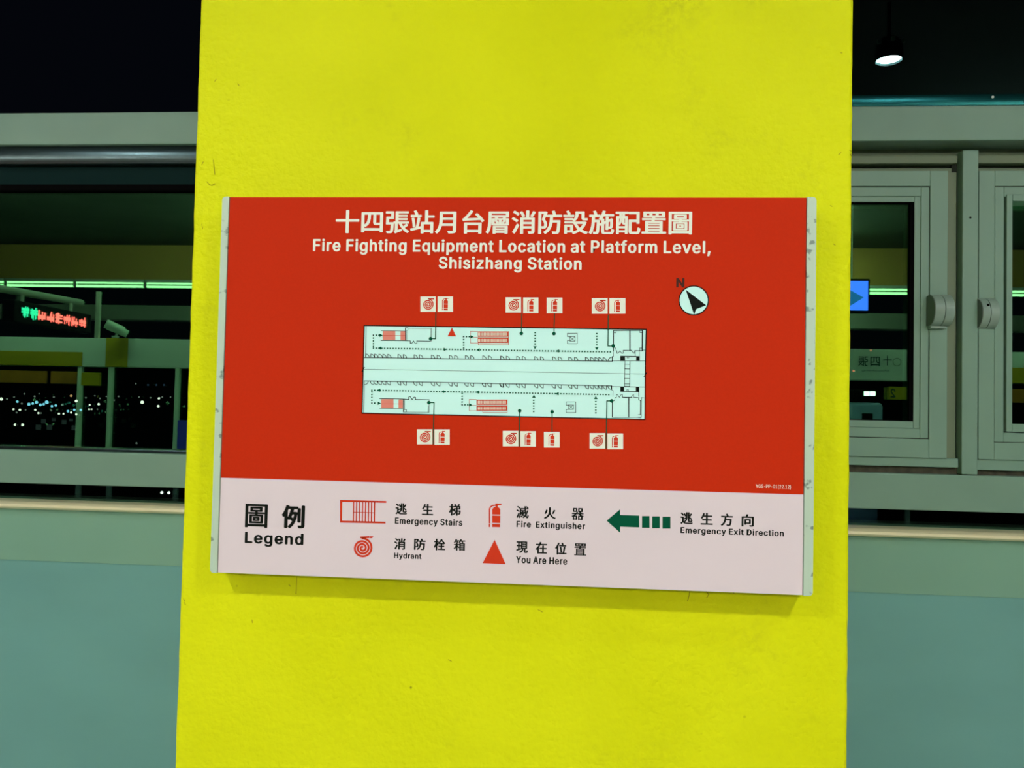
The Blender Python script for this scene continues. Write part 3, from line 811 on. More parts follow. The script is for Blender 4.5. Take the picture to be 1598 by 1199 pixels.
# rooms at the right end
for pts, wd in (([(1135, 487), (1425, 487)], .9), ([(1135, 487), (1133, 690)], 1.1), ([(1297, 490), (1297, 685)], 1.6), ([(1422, 487), (1420, 688)], 1.6),
                ([(1232, 685), (1315, 685)], 1.2), ([(1345, 688), (1422, 688)], 1.0), ([(1160, 487), (1160, 510), (1137, 510)], .7), ([(1398, 487), (1398, 508), (1420, 508)], .7),
                ([(1420, 660), (1396, 660), (1396, 685)], .7), ([(1137, 655), (1155, 660), (1160, 688), (1168, 690), (1168, 712), (1182, 710), (1198, 688), (1214, 712), (1230, 712), (1230, 688)], .7),
                ([(1315, 688), (1330, 706), (1343, 712), (1343, 690)], .7), ([(1205, 742), (1392, 745)], 1.2), ([(1350, 690), (1350, 742)], .6), ([(1390, 690), (1390, 742)], .6),
                ([(1425, 680), (1453, 680)], .6), ([(1392, 755), (1392, 790)], .6), ([(1130, 690), (1132, 745), (1120, 745), (1120, 793)], .7), ([(1268, 748), (1270, 760), (1285, 760), (1287, 748)], .6)):
    line(bm, [Z2(*p) for p in pts], wd, 4)
for pts, wd in (([(1123, 300), (1123, 455)], 1.3), ([(1285, 258), (1285, 455)], 1.5), ([(1412, 258), (1410, 455)], .8), ([(1403, 285), (1401, 430)], .8), ([(1125, 457), (1410, 459)], .6),
                ([(1225, 258), (1318, 258)], 1.0), ([(1340, 258), (1385, 262), (1385, 285), (1403, 287)], .8), ([(1380, 430), (1410, 430), (1410, 457), (1380, 457)], .7),
                ([(1123, 295), (1145, 290), (1148, 262), (1162, 258), (1162, 232), (1176, 234), (1192, 258), (1208, 232), (1222, 230), (1224, 258)], .7),
                ([(1310, 258), (1322, 238), (1334, 232), (1334, 258)], .7), ([(1205, 198), (1388, 201)], 1.1), ([(1385, 200), (1385, 250)], .6), ([(1418, 262), (1446, 264)], .6),
                ([(1265, 198), (1265, 182), (1282, 182), (1282, 198)], .6), ([(1117, 145), (1117, 185), (1130, 190), (1128, 250)], .7)):
    line(bm, [Z4(*p) for p in pts], wd, 4)
for Z, x0, x1, y0, y1 in ((Z2, 1205, 1245, 745, 788), (Z2, 1363, 1392, 748, 788), (Z4, 1205, 1236, 155, 196), (Z4, 1360, 1386, 155, 198)):
    n = 7
    for i in range(n):
        x = x0+(x1-x0)*i/(n-1)
        line(bm, [Z(x, y0), Z(x, y1)], 0.95, 4)
# walkway over the tracks
line(bm, [Z2(1247, 795), Z4(1243, 148)], 0.7, 4)
line(bm, [Z2(1297, 795), Z4(1295, 150)], 0.7, 4)
for yy in (822, 868, 920, 965):
    line(bm, [Z2(1247, yy), Z2(1295, yy+1)], 0.8, 4)
for yy in (70, 122, 148):
    line(bm, [Z4(1243, yy), Z4(1295, yy+1)], 0.8, 4)
obj('plan_outlines', bm, 'black_ink', plan)
bm = B()
line(bm, [Z1(115, 872), Z1(800, 884), Z2(800, 908), Z2(1448, 920)], 0.6, 3)
obj('track_line', bm, 'grey_ink', plan)
# stairs and escalators
bm = B()
bm.free()
for a, b in ((Z1(303, 492), Z1(428, 580)), (Z1(480, 494), Z1(528, 582)), (Z3(288, 276), Z3(410, 365)), (Z3(460, 280), Z3(503, 367))):
    bm = B()
    rect(bm, a, b, 2)
    obj('stair_flight', bm, 'pink_ink', plan)
for a, b in ((Z1(300, 535), Z1(528, 537)), (Z3(285, 322), Z3(503, 324))):
    bm = B()
    line(bm, [a, b], 0.6, 3)
    obj('stair_rail', bm, 'red_ink', plan)
for (Z, x0, ya, yb, yc, yd, xs, ye) in ((Z1, 1178, 495, 547, 558, 610, 1255, 628), (Z3, 1165, 280, 331, 343, 391, 1300, 408)):
    xe = x0+379
    xb = x0+72
    bm = B()
    rect(bm, Z(xb, ya), Z(xe, yb), 2)
    rect(bm, Z(xb, yc), Z(xe, yd), 2)
    line(bm, [Z(xb, ya), Z(x0, ya-1), Z(x0, yd), Z(xb, yd)], 0.6, 3)
    line(bm, [Z(x0, (yb+yc)/2), Z(xe, (yb+yc)/2)], 0.5, 3)
    line(bm, [Z(xs, yd+4), Z(xs, ye), Z(xe, ye), Z(xe, ya)], 0.7, 3)
    obj('escalator', bm, 'red_ink', plan)
for (Z, x0, ya, yb, yc, yd) in ((Z1, 1178, 495, 547, 558, 610), (Z3, 1165, 280, 331, 343, 391)):
    bm = B()
    for i in range(26):
        x = x0+80+i*11.3
        for a, b in ((ya, yb), (yc, yd)):
            line(bm, [Z(x, a+14), Z(x, b-12)], 0.95, 4)
    obj('escalator_steps', bm, 'cream', plan)
# escape route dots and arrows
def dots(a, b, step=4.4, s=2.3):
    a, b = Vector(a), Vector(b)
    L = (b-a).length
    n = max(1, int(L/step))
    d = (b-a)/L
    for i in range(n+1):
        c = a+d*min(L, i*step)
        poly(bm, [(c.x-s*.47, c.y-s*.45), (c.x+s*.47, c.y-s*.45), (c.x+s*.47, c.y+s*.45), (c.x-s*.47, c.y+s*.45)], 5)
def head(c, d, L=5.2, h=2.6):
    c, d = Vector(c), Vector(d)
    n = Vector((-d.y, d.x))
    poly(bm, [c+d*L/2, c-d*L/2+n*h, c-d*L/2-n*h], 6)
for ZA, ZB_, P in (
    (Z1, Z2, dict(a=(210, 662), e=(1115, 700), corner=(210, 533), se=(272, 533), sh=(288, 534), h1=(272, 662), h2=(928, 675), h3=(1253, 680), h4=(575, 690), br=(1110, 677), bt=(1110, 548), be=(1172, 548), bh=(1194, 549))),
    (Z3, Z4, dict(a=(195, 187), e=(1110, 232), corner=(195, 315), se=(250, 315), sh=(270, 317), h1=(262, 187), h2=(920, 201), h3=(1246, 206), h4=(570, 222), br=(1095, 204), bt=(1095, 332), be=(1155, 332), bh=(1180, 333)))):
    bm = B()
    dots(ZA(*P['a']), ZB_(*P['e']))
    dots(ZA(*P['corner']), ZA(*P['a']))
    dots(ZA(*P['corner']), ZA(*P['se']))
    dots(ZA(*P['bt']), ZA(*P['br']))
    dots(ZA(*P['bt']), ZA(*P['be']))
    head(ZA(*P['sh']), (1, 0))
    head(ZA(*P['bh']), (1, 0))
    head(ZA(*P['h1']), (-1, 0))
    head(ZA(*P['h2']), (1, 0))
    head(ZA(*P['h3']), (-1, 0))
    head(ZB_(*P['h4']), (-1, 0))
    obj('escape_route', bm, 'green_ink', plan)
for Z, x, y0, y1, xh, yh, dr in ((Z2, 352, 508, 640, 351, 658, 1), (Z2, 967, 516, 648, 967, 668, 1), (Z4, 338, 400, 272, 340, 247, -1), (Z4, 957, 412, 285, 957, 260, -1)):
    bm = B()
    dots(Z(x, y0), Z(x, y1))
    head(Z(xh, yh), (0, dr), 4.6, 2.8)
    obj('escape_arrow', bm, 'green_ink', plan)
for pts in ([Z1(780, 567), Z1(830, 567), Z1(833, 303)], [Z2(215, 515), Z2(220, 320)], [Z2(540, 518), Z2(545, 318)], [Z2(1130, 640), Z2(1079, 640), Z2(1082, 330)],
            [Z3(763, 310), Z3(815, 310), Z3(806, 725)], [Z4(198, 392), Z4(193, 745)], [Z4(522, 402), Z4(521, 600)], [Z4(1115, 293), Z4(1068, 293), Z4(1060, 765)]):
    bm = B()
    line(bm, pts, 1.4, 5)
    disc(bm, pts[0], 2.8, 6, 20)
    obj('pointer_line', bm, 'green_ink', plan)
bm = B()
poly(bm, [Z1(993, 456), Z1(950, 543), Z1(1035, 545)], 5)
obj('you_are_here_marker', bm, 'red_ink', plan)

def spiral(bm, c, r, n, w, tail=True):
    pts = []
    turns = 3.0
    for i in range(73):
        t = i/72
        a = math.radians(-90)-2*math.pi*turns*t      # starts at the top (pixel y down), winds inwards
        rr = r*(1-0.88*t)
        pts.append((c[0]-rr*math.cos(a), c[1]+rr*math.sin(a)))
    if tail: pts = [(c[0]+r*1.02, c[1]-r*1.0)]+pts
    line(bm, pts, w, n)
def extinguisher(bm, cx, cy, s, n):
    """cx, cy = middle, s = height in pixels"""
    k = s/200
    P = lambda x, y: (cx+(x-228)*k, cy+(y-238)*k)
    poly(bm, [P(203, 230), P(203, 190), P(210, 176), P(222, 168), P(250, 168), P(263, 176), P(270, 190), P(270, 232)], n)
    poly(bm, [P(203, 238), P(270, 240), P(269, 302), P(203, 300)], n)
    poly(bm, [P(203, 308), P(268, 310), P(267, 336), P(203, 334)], n)
    poly(bm, [P(230, 138), P(250, 138), P(250, 168), P(230, 168)], n)
    poly(bm, [P(250, 140), P(282, 140), P(280, 150), P(250, 154)], n)
    line(bm, [P(232, 152), P(205, 156), P(188, 168), P(181, 185), P(181, 300)], 11*k, n)
    line(bm, [P(180, 312), P(180, 330)], 11*k, n)
tiles = [(Z1, 678, 147, 830, 300, 'h'), (Z1, 850, 147, 1003, 300, 'e'), (Z2, 58, 155, 212, 307, 'h'), (Z2, 233, 157, 385, 312, 'e'), (Z2, 467, 158, 624, 313, 'e'),
         (Z2, 918, 163, 1075, 318, 'h'), (Z2, 1093, 163, 1253, 318, 'e'), (Z3, 645, 577, 798, 728, 'h'), (Z3, 818, 578, 970, 732, 'e'), (Z4, 30, 593, 185, 747, 'h'),
         (Z4, 205, 596, 358, 750, 'e'), (Z4, 440, 602, 597, 758, 'e'), (Z4, 895, 615, 1050, 770, 'h'), (Z4, 1073, 618, 1230, 775, 'e')]
for Z, x0, y0, x1, y1, k in tiles:
    bm = B()
    rect(bm, Z(x0, y0), Z(x1, y1), 2)
    t = obj('symbol_tile', bm, 'cream', sign)
    c = Z((x0+x1)/2, (y0+y1)/2)
    bm = B()
    if k == 'h':
        spiral(bm, (c[0], c[1]+0.4), 8.6, 3, 1.75)
        obj('hydrant_symbol', bm, 'red_ink', t)
    else:
        extinguisher(bm, c[0], c[1], 19.5, 3)
        obj('extinguisher_symbol', bm, 'red_ink', t)

# legend
bm = B()
text(bm, '圖', *[Z5(95, 0)[0], Z5(243, 0)[0], Z5(0, 113)[1], Z5(0, 268)[1]], 0.024, 1)
text(bm, '例', *[Z5(335, 0)[0], Z5(487, 0)[0], Z5(0, 120)[1], Z5(0, 273)[1]], 0.038, 1)
obj('chinese_heading', bm, 'black_ink', leg)
bm = B()
text(bm, 'Legend', Z5(92, 0)[0], Z5(478, 0)[0], Z5(0, 301)[1], Z5(0, 396)[1], 0.032, 1)
obj('legend_heading', bm, 'black_ink', leg)
def chars(name, s, Z, boxes, latin, lb, wt=0.034):
    bm = B()
    for ch, (a, b, c, d) in zip(s, boxes):
        text(bm, ch, Z(a, 0)[0], Z(b, 0)[0], Z(0, c)[1], Z(0, d)[1], {'置': 0.016, '滅': 0.026, '器': 0.026, '箱': 0.026}.get(ch, wt), 1)
    text(bm, latin, Z(lb[0], 0)[0], Z(lb[1], 0)[0], Z(0, lb[2])[1], Z(0, lb[3])[1], 0.031, 1)
    obj(name, bm, 'black_ink', leg)
chars('stairs_caption', '逃生梯', Z5, [(1082, 1158, 107, 182), (1255, 1330, 112, 186), (1433, 1510, 112, 189)], 'Emergency Stairs', (1078, 1521, 206, 262))
chars('hydrant_caption', '消防栓箱', Z5, [(1073, 1148, 337, 412), (1203, 1280, 339, 415), (1333, 1410, 341, 418), (1463, 1540, 343, 420)], 'Hydrant', (1072, 1252, 435, 481))
chars('extinguisher_caption', '滅火器', Z6, [(403, 508, 160, 261), (633, 733, 170, 268), (863, 965, 176, 276)], 'Fire  Extinguisher', (404, 976, 291, 359))
chars('position_caption', '現在位置', Z6, [(402, 500, 453, 551), (562, 660, 458, 557), (725, 822, 464, 564), (885, 986, 470, 571)], 'You Are Here', (400, 827, 582, 642))
chars('exit_caption', '逃生方向', Z7, [(620, 710, 280, 368), (768, 858, 285, 373), (915, 1005, 290, 382), (1068, 1158, 295, 386)], 'Emergency Exit Direction', (620, 1378, 400, 458))
bm = B()
poly(bm, [Z5(718, 86), Z5(1021, 93), Z5(1021, 105), Z5(730, 99), Z5(718, 99)], 1)
poly(bm, [Z5(718, 99), Z5(733, 99), Z5(731, 223), Z5(718, 223)], 1)
poly(bm, [Z5(718, 222), Z5(731, 222), Z5(1016, 230), Z5(1016, 242), Z5(718, 235)], 1)
for i in range(8):
    x = 807+i*19.7
    line(bm, [Z5(x, 100), Z5(x-2, 228)], 1.9, 1)
line(bm, [Z5(805, 167), Z5(945, 171)], 1.2, 1)
obj('stairs_symbol', bm, 'red_ink', leg)
bm = B()
c = Z5(865, 402)
spiral(bm, c, 15.2, 1, 3.3, False)
line(bm, [Z5(855, 332), Z5(907, 330)], 3.0, 1)
poly(bm, [Z5(915, 324), Z5(937, 325), Z5(930, 336), Z5(915, 338)], 1)
obj('hydrant_symbol', bm, 'red_ink', leg)
bm = B()
c = Z6(228, 238)
extinguisher(bm, c[0], c[1], 37.6, 1)
obj('extinguisher_symbol', bm, 'red_ink', leg)
bm = B()
poly(bm, [Z6(223, 440), Z6(123, 635), Z6(315, 643)], 1)
obj('triangle_symbol', bm, 'red_ink', leg)
bm = B()
poly(bm, [Z7(78, 342), Z7(178, 258), Z7(178, 432)], 1)
poly(bm, [Z7(178, 300), Z7(317, 305), Z7(317, 392), Z7(178, 387)], 1)
for a, b, c, d in ((338, 393, 308, 395), (413, 468, 311, 398), (488, 546, 313, 401)):
    rect(bm, Z7(a, c), Z7(b, d), 1)
obj('exit_arrow_symbol', bm, 'green_ink', leg)

# ------------------------------------------------------------------ lamps on our platform
def tube_light(name, label, x0, x1, y, z, ztop, mt, n_tubes, group, r=0.013):
    t = thing(name, label, 'lamp', ((x0+x1)/2, y, ztop), group)
    bm = B()
    box(bm, x0, x1, y-0.05, y+0.05, z+0.035, z+0.085, 0.006)
    obj('housing', bm, 'white_metal', t)
    for i in range(n_tubes):
        yy, zz = (y, z) if n_tubes == 1 else (y-0.0, z+(0.028 if i else -0.034))
        obj('tube', cyl(B(), (x0+0.02, yy, zz), (x1-0.02, yy, zz), r, 12), mt, t)
    for x in (x0, x1-0.02):
        obj('lamp_holder', box(B(), x, x+0.02, y-0.02, y+0.02, z-0.05, z+0.04), 'white_metal', t)
    if ztop-z > 0.3:
        for x in (x0+0.2, x1-0.2):
            obj('hanger_rod', cyl(B(), (x, y, z+0.08), (x, y, ztop), 0.006, 8), 'white_metal', t)
    return t
for k, (x, nm) in enumerate(((-8.2, 'first from the left'), (-6.9, 'second from the left'), (-5.6, 'third from the left'), (3.6, 'fourth from the left'), (4.9, 'last on the right'))):  # added lamps, placed out of the reflections, to brighten the gate header
    tube_light('tube_light', 'unseen fill lamp added above the platform gates, '+nm, x, x+1.28, -4.20, 3.92, 4.19, 'gate_fill', 1, 'added fill lamps above the gates')
def downlight(x, y, z, label, m='lamp'):
    t = thing('ceiling_downlight', label, 'lamp', (x, y, 4.19), 'round ceiling lamps')
    bm = B()
    lathe(bm, [(0.080, z+0.03), (0.080, z), (0.086, z), (0.088, z+0.05), (0.078, z+0.11), (0.06, z+0.14), (0.02, z+0.16), (0.012, z+0.17), (0.012, 4.19)], x, y, 40)
    obj('shade', bm, 'pole_dark', t, True)
    bm = B()
    lathe(bm, [(0.070, z+0.012), (0.077, z+0.016), (0.077, z+0.028), (0.06, z+0.029)], x, y, 40)
    obj('lens', bm, m, t, True)
    for a in (-150, -95, -40):
        c = Vector((x+0.088*math.cos(math.radians(-a)), y+0.088*math.sin(math.radians(-a)), z+0.105))
        bm = B()
        box(bm, c.x-0.012, c.x+0.012, c.y-0.008, c.y+0.008, c.z-0.012, c.z+0.016, 0.002)
        obj('clip', bm, 'white_metal', t)
    return t
lp = at(1387, 95, 2*G+1.18)
downlight(lp.x, -1.18, lp.z, 'round white ceiling lamp reflected in the dark glass top right')
downlight(-3.05, -1.18, lp.z, 'round white ceiling lamp over the left part of the platform', 'lamp_left')
downlight(-1.35, -1.80, 3.00, 'low round lamp left of and above the photographer', 'lamp_near')
downlight(1.35, -1.80, 3.00, 'low round lamp right of and above the photographer', 'lamp_near')

# ------------------------------------------------------------------ what the windows reflect: gates, far tubes, hanging screens
def rf(Yv): return 2*G-Yv                       # a reflected depth back to its real place behind the camera
YG = rf(7.8)
for i, x in enumerate([-12.52+1.285*k for k in range(17)]):
    tube_light('tube_light', 'twin fluorescent lamp in the bright row reflected in the windows', x, x+1.265, -9.18, 3.50, 3.585, 'tube_far', 2, 'fluorescent row over the opposite platform', 0.021)
for i, nm in enumerate(('first', 'second', 'third', 'fourth', 'fifth', 'sixth', 'seventh')):  # added fill row, its reflection hidden by the pillar, lifts the sign's shadow
    x = -5.1+1.3*i
    tube_light('tube_light', 'unseen fill lamp of the row added over the tracks, '+nm+' from the left', x, x+1.28, -8.60, 3.72, 4.19, 'tracks_fill', 1, 'added fill row over the tracks', 0.026)
gate = thing('platform_gate', 'grey and yellow platform screen gates reflected in the windows', 'gate', (0, YG, 0))
obj('header', box(B(), -12, 9, YG-0.25, YG, 1.865, 2.205, 0.004), 'gate_white', gate)
bm = B()
for a, b in ((-12, -5.72), (4.55, 9)):
    box(bm, a, b, YG-0.01, YG+0.012, 1.865, 2.035, 0.003)
box(bm, -5.43, -5.16, YG-0.01, YG+0.012, 1.865, 2.207, 0.003)
obj('yellow_band', bm, 'gate_yellow', gate)
bm = B()
for a, b in ((-12, -6.16), (-6.10, -5.78), (4.55, 9)):
    box(bm, a, b, YG-0.02, YG+0.012, 1.656, 1.802, 0.003)
obj('orange_band', bm, 'gate_orange', gate)
bm = B()
box(bm, -5.72, -5.49, YG-0.02, YG+0.012, 1.64, 1.795, 0.003)
obj('yellow_notice', bm, 'gate_yellow', gate)
for x in (-9.6, -8.0, -5.75, -5.37, -4.55, -3.0, -1.4, 0.2, 1.8, 3.755, 5.4, 7.0):
    obj('post', box(B(), x-0.026, x+0.026, YG-0.045, YG, 0.0, 1.866, 0.004), 'white_metal', gate)
obj('glass_panel', box(B(), -12, 9, YG-0.06, YG-0.05, 0.9, 1.866), 'glass_gate', gate)
obj('kick_panel', box(B(), -12, 9, YG-0.10, YG-0.05, 0.0, 0.9), 'gate_dark', gate)
for x in (-5.56, 1.2):
    obj('upright', box(B(), x-0.022, x+0.022, YG-0.04, YG, 2.205, 2.76), 'beam_grey', gate)
bm = B()
def gtext(s, x0, x1, z0, z1, w=0.01): add_text(bm, s, x0, x1, z0, z1, w, YG+0.0125, True)
for ch, a, b in (('張', 1335, 1350), ('四', 1354, 1368.5), ('十', 1373.5, 1387)):
    pa, pb = at(a, 570, 7.8), at(b, 570, 7.8)
    z0 = (at(1362, 572.5, 7.8).z if ch != '十' else at(1380, 571, 7.8).z)
    gtext(ch, pa.x, pb.x, z0, z0+0.105, 0.012)
pa = at(1395, 566, 7.8)
pb = at(1341, 579, 7.8); pc = at(1383, 577, 7.8)
gtext('Shisizhang', pb.x, pc.x, pb.z-0.012, pb.z+0.012, 0.0)
lt = obj('station_lettering', bm, 'dark_ink', gate)
bm = B()
x, z = pa.x, pa.z
for k in range(28):
    a0, a1 = 2*math.pi*k/28, 2*math.pi*(k+1)/28
    q = [(math.cos(a0), math.sin(a0)), (math.cos(a1), math.sin(a1))]
    bm.faces.new([bm.verts.new((x+r*c, YG+0.0128, z+r*s_)) for (c, s_), r in ((q[0], .045), (q[1], .045), (q[1], .038), (q[0], .038))])
obj('round_emblem', bm, 'beam_grey', gate)
# yellow door-number sticker
s0, s1 = at(1383, 604, 7.8), at(1412, 624, 7.8)
o = obj('door_sticker', box(B(), s0.x, s1.x, YG-0.14, YG+0.004, s1.z, s0.z), 'gate_yellow', gate)
bm = B()
a, b = at(1385.5, 607, 7.8), at(1393, 621, 7.8)
add_text(bm, '2', a.x, b.x, b.z, a.z, 0.02, YG+0.005, True)
obj('door_number', bm, 'dark_ink', o)

# LED board hanging across the platform
p0, p1 = at(28, 486, rf(-4.35)), at(136, 503, rf(-5.35))
xs_ = -4.95
board = thing('led_board', 'hanging departure board with glowing red and green characters', 'sign', (xs_, -5.0, 3.0))
def led_at(px, py):                              # a pixel of the reflected board on its upright plane x = xs_
    d = (px-799)/F*_r - (py-599.5)/F*_u + _f
    t = (xs_-CAMP.x)/d.x
    q = CAMP+d*t
    return Vector((xs_, rf(q.y), q.z))
def quad_led(bm, px0, px1, yt0, yt1, yb0, yb1, off):
    a, b, c, d = led_at(px0, yt0), led_at(px1, yt1), led_at(px1, yb1), led_at(px0, yb0)
    for v in (a, b, c, d): v.x += off
    bm.faces.new([bm.verts.new(v) for v in (a, b, c, d)])
c0, c1 = led_at(22, 473), led_at(142, 521)
za, zb = led_at(60, 475).z, led_at(60, 508).z
obj('casing', box(B(), xs_-0.12, xs_-0.002, min(c0.y, c1.y), max(c0.y, c1.y), zb, za, 0.01), 'gate_dark', board)
def led_glyphs(name, n, y_a, y_b, z0, z1, m, seed):
    """n illegible glowing characters of lit rows and columns on the face that looks towards +x"""
    rnd = random.Random(seed)
    bm = B()
    for i in range(n):
        for k in range(7):
            if k % 2: u0, u1, v0, v1 = 0.04, 0.96, 0, 0
            else: u0, u1, v0, v1 = 0, 0, 0.0, 1.0
            c = rnd.uniform(0.12, 0.88)
            if k % 2: v0, v1 = c-0.075, c+0.075
            else: u0, u1, v0, v1 = c-0.075, c+0.075, rnd.uniform(0, 0.3), rnd.uniform(0.7, 1)
            x = xs_+0.001+0.0001*k
            q = [(y_a+(y_b-y_a)*(i+0.94*u)/n, z0+(z1-z0)*v) for u, v in ((u0, v0), (u1, v0), (u1, v1), (u0, v1))]
            bm.faces.new([bm.verts.new((x, y, z)) for y, z in q])
    return obj(name, bm, m, board)
ga, gb = led_at(32, 479), led_at(59, 498)
ra_, rb_ = led_at(58, 487), led_at(134, 500)
zm = (za+zb)/2
led_glyphs('green_characters', 2, gb.y, ga.y, zm-0.06, zm+0.06, 'led_green', 3)
led_glyphs('red_characters', 6, rb_.y, ra_.y, zm-0.055, zm+0.055, 'led_red', 8)
# carrier tube above the board and its two hangers
q0, q1 = led_at(0, 450), led_at(135, 473)
bm = B()
cyl(bm, (xs_-0.06, q0.y+0.3, q0.z), (xs_-0.06, q1.y, q1.z), 0.035, 14)
obj('carrier_tube', bm, 'beam_grey', board, True)
for px in (40, 116):
    y = led_at(px, 480).y
    obj('hanger', box(B(), xs_-0.085, xs_-0.035, y-0.025, y+0.025, za, q1.z), 'beam_grey', board)
bm = B()
for y in (q0.y+0.2, q0.y+0.9):
    cyl(bm, (xs_-0.06, y, q1.z), (xs_-0.06, y, 4.2), 0.02, 10)
obj('drop_rod', bm, 'beam_grey', board)

# surveillance camera on the gate header
cc = at(186, 516, 7.7)
yc = rf(7.7)
cct = thing('surveillance_camera', 'white surveillance camera on top of the gate header', 'camera', (cc.x, yc, 2.205))
a, b = at(173, 509, 7.7), at(195, 521, 7.7)
A_, B_ = Vector((a.x, yc+0.05, a.z)), Vector((b.x, yc-0.05, b.z))
obj('body', cyl(B(), A_, B_, 0.050, 20, 0.044), 'white_metal', cct, True)
d = (A_-B_).normalized()
obj('lens_hood', cyl(B(), A_+d*0.03+Vector((0, 0, 0.010)), B_+d*0.05+Vector((0, 0, 0.010)), 0.053, 20), 'white_metal', cct, True)
bm = B()
m_ = (A_+B_)/2
cyl(bm, (m_.x-0.03, m_.y, 2.205), (m_.x, m_.y, m_.z-0.02), 0.014, 10)
cyl(bm, (m_.x-0.03, m_.y, 2.205), (m_.x-0.03, m_.y, 2.225), 0.04, 16)
obj('bracket', bm, 'white_metal', cct, True)

# blue information screen
s0, s1 = at(1300, 440, 7.2), at(1350.5, 486, 7.2)
ym = rf(7.2)
scr = thing('information_screen', 'blue lit information screen with a teal triangle by the pillar edge', 'screen', ((s0.x+s1.x)/2, ym, 4.2))
obj('casing', box(B(), s0.x-0.03, s1.x+0.02, ym-0.08, ym-0.001, s1.z-0.025, s0.z+0.025, 0.008), 'gate_dark', scr)
bm = B()
box(bm, s0.x, s1.x, ym-0.004, ym+0.002, s1.z, s0.z)
dsp = obj('display', bm, 'screen_blue', scr)
bm = B()
t0, t1, t2 = at(1318, 452, 7.2), at(1344, 466, 7.2), at(1318, 482, 7.2)
bm.faces.new([bm.verts.new((v.x, ym+0.0025, v.z)) for v in (t0, t1, t2)])
obj('triangle_graphic', bm, 'screen_teal', dsp)
obj('hanger_rod', cyl(B(), ((s0.x+s1.x)/2, ym-0.04, s0.z), ((s0.x+s1.x)/2, ym-0.04, 4.2), 0.02, 12), 'white_metal', scr)

# blue-grey machine standing on the platform, with two lit panels
yk = rf(7.0)
k0, k1 = at(1330, 628, 7.0), at(1375, 628, 7.0)
cab = thing('service_machine', 'blue-grey machine with two glowing white panels, seen in right window', 'machine', ((k0.x+k1.x)/2, yk, 0))
obj('body', box(B(), k0.x-0.05, k1.x, yk-0.45, yk, 0.0, k0.z, 0.04, 4), 'cabinet', cab, True)
h0, h1 = at(1334, 608, 7.0), at(1371, 628, 7.0)
obj('hood', box(B(), h0.x-0.03, h1.x, yk-0.40, yk-0.02, h1.z, h0.z, 0.03, 3), 'gate_dark', cab, True)
for a, b in ((1345.5, 1353.5), (1354.5, 1363)):
    p, q = at(a, 611, 7.0), at(b, 618, 7.0)
    obj('lit_panel', box(B(), p.x, q.x, yk-0.04, yk-0.015, q.z, p.z, 0.003), 'box_white', cab)
p, q = at(1341, 645, 7.0), at(1358, 656, 7.0)
obj('dark_opening', box(B(), p.x, q.x, yk-0.03, yk+0.003, q.z-0.1, p.z, 0.004), 'gate_dark', cab)
# blue notice on the gates by the pillar's left edge
p, q = at(277, 656, 7.75), at(300, 690, 7.75)
yn = rf(7.75)
bl = obj('notice_board', box(B(), p.x, q.x+0.1, yn-0.045, yn, 0.92, p.z, 0.004), 'poster_blue', None, False, ((p.x+q.x)/2, yn, 0.92))
tag(bl, 'dark blue notice on the gates, low beside the pillar', 'notice')

# ------------------------------------------------------------------ the night city beyond the glass
LAMPS = [(2, 623, 5, 'W'), (11, 623, 3, 'D'), (22, 620, 2.6, 'D'), (27, 627, 4, 'B'), (34, 630, 3, 'D'), (38, 615, 2.6, 'D'), (45, 631, 5, 'B'), (51, 630, 4, 'B'), (57, 628, 5, 'B'),
 (63, 632, 4.5, 'B'), (68, 631, 4, 'B'), (73, 628, 6, 'B'), (81, 634, 4, 'B'), (87, 633, 4, 'B'), (97, 632, 3.4, 'D'), (54, 619, 3, 'D'), (84, 620, 3, 'D'), (61, 615, 2.2, 'D'), (111, 618, 4, 'O'),
 (119, 626, 4.5, 'W'), (21, 639, 3.5, 'W'), (26, 644, 3, 'D'), (31, 640, 4, 'W'), (40, 640, 2.6, 'D'), (55, 640, 3.5, 'W'), (60, 645, 3.5, 'W'), (64, 645, 2.6, 'D'), (80, 641, 2.6, 'D'),
 (92, 646, 3.4, 'W'), (99, 646, 3, 'W'), (106, 642, 4, 'B'), (111, 644, 3.4, 'W'), (116, 640, 4, 'B'), (119, 647, 3.4, 'W'), (126, 640, 4, 'B'), (124, 648, 2.6, 'D'), (134, 621, 2.6, 'D'),
 (140, 632, 3, 'W'), (154, 631, 4, 'W'), (139, 639, 3, 'W'), (143, 639, 2.6, 'W'), (152, 639, 2.2, 'D'), (156, 622, 2.6, 'D'), (148, 618, 2.2, 'D'), (185, 619, 2.6, 'D'), (212, 599, 2.4, 'D'),
 (217, 620, 2.6, 'D'), (222, 628, 5.5, 'W'), (231, 601, 3, 'F'), (244, 601, 3, 'F'), (256, 601, 3, 'F'), (235, 621, 2.6, 'D'), (248, 622, 3.6, 'W'), (253, 620, 2.6, 'D'), (247, 634, 4, 'W'),
 (266, 620, 2.2, 'D'), (178, 625, 2.2, 'D'), (166, 619, 2.2, 'D'), (152, 686, 3, 'D'), (213, 692, 3, 'D'), (1359, 547, 3, 'R'), (1332, 579, 3.5, 'R')]
LMAT = {'W': 'bulb_white', 'D': 'bulb_dim', 'B': 'bulb_blue', 'F': 'bulb_faint_blue', 'O': 'bulb_orange', 'R': 'bulb_red'}
LLAB = {'W': ('bright white street lamp among the far city lights', 'bright white city lights'),
        'D': ('faint pale street lamp among the far city lights', 'faint city lights'),
        'B': ('bluish white street lamp in the cluster of far city lights', 'bluish city lights'),
        'F': ('dim blue street lamp in the short row above the city lights', 'dim blue row of city lights'),
        'O': ('orange street lamp above the cluster of bluish city lights', None),
        'R': None}
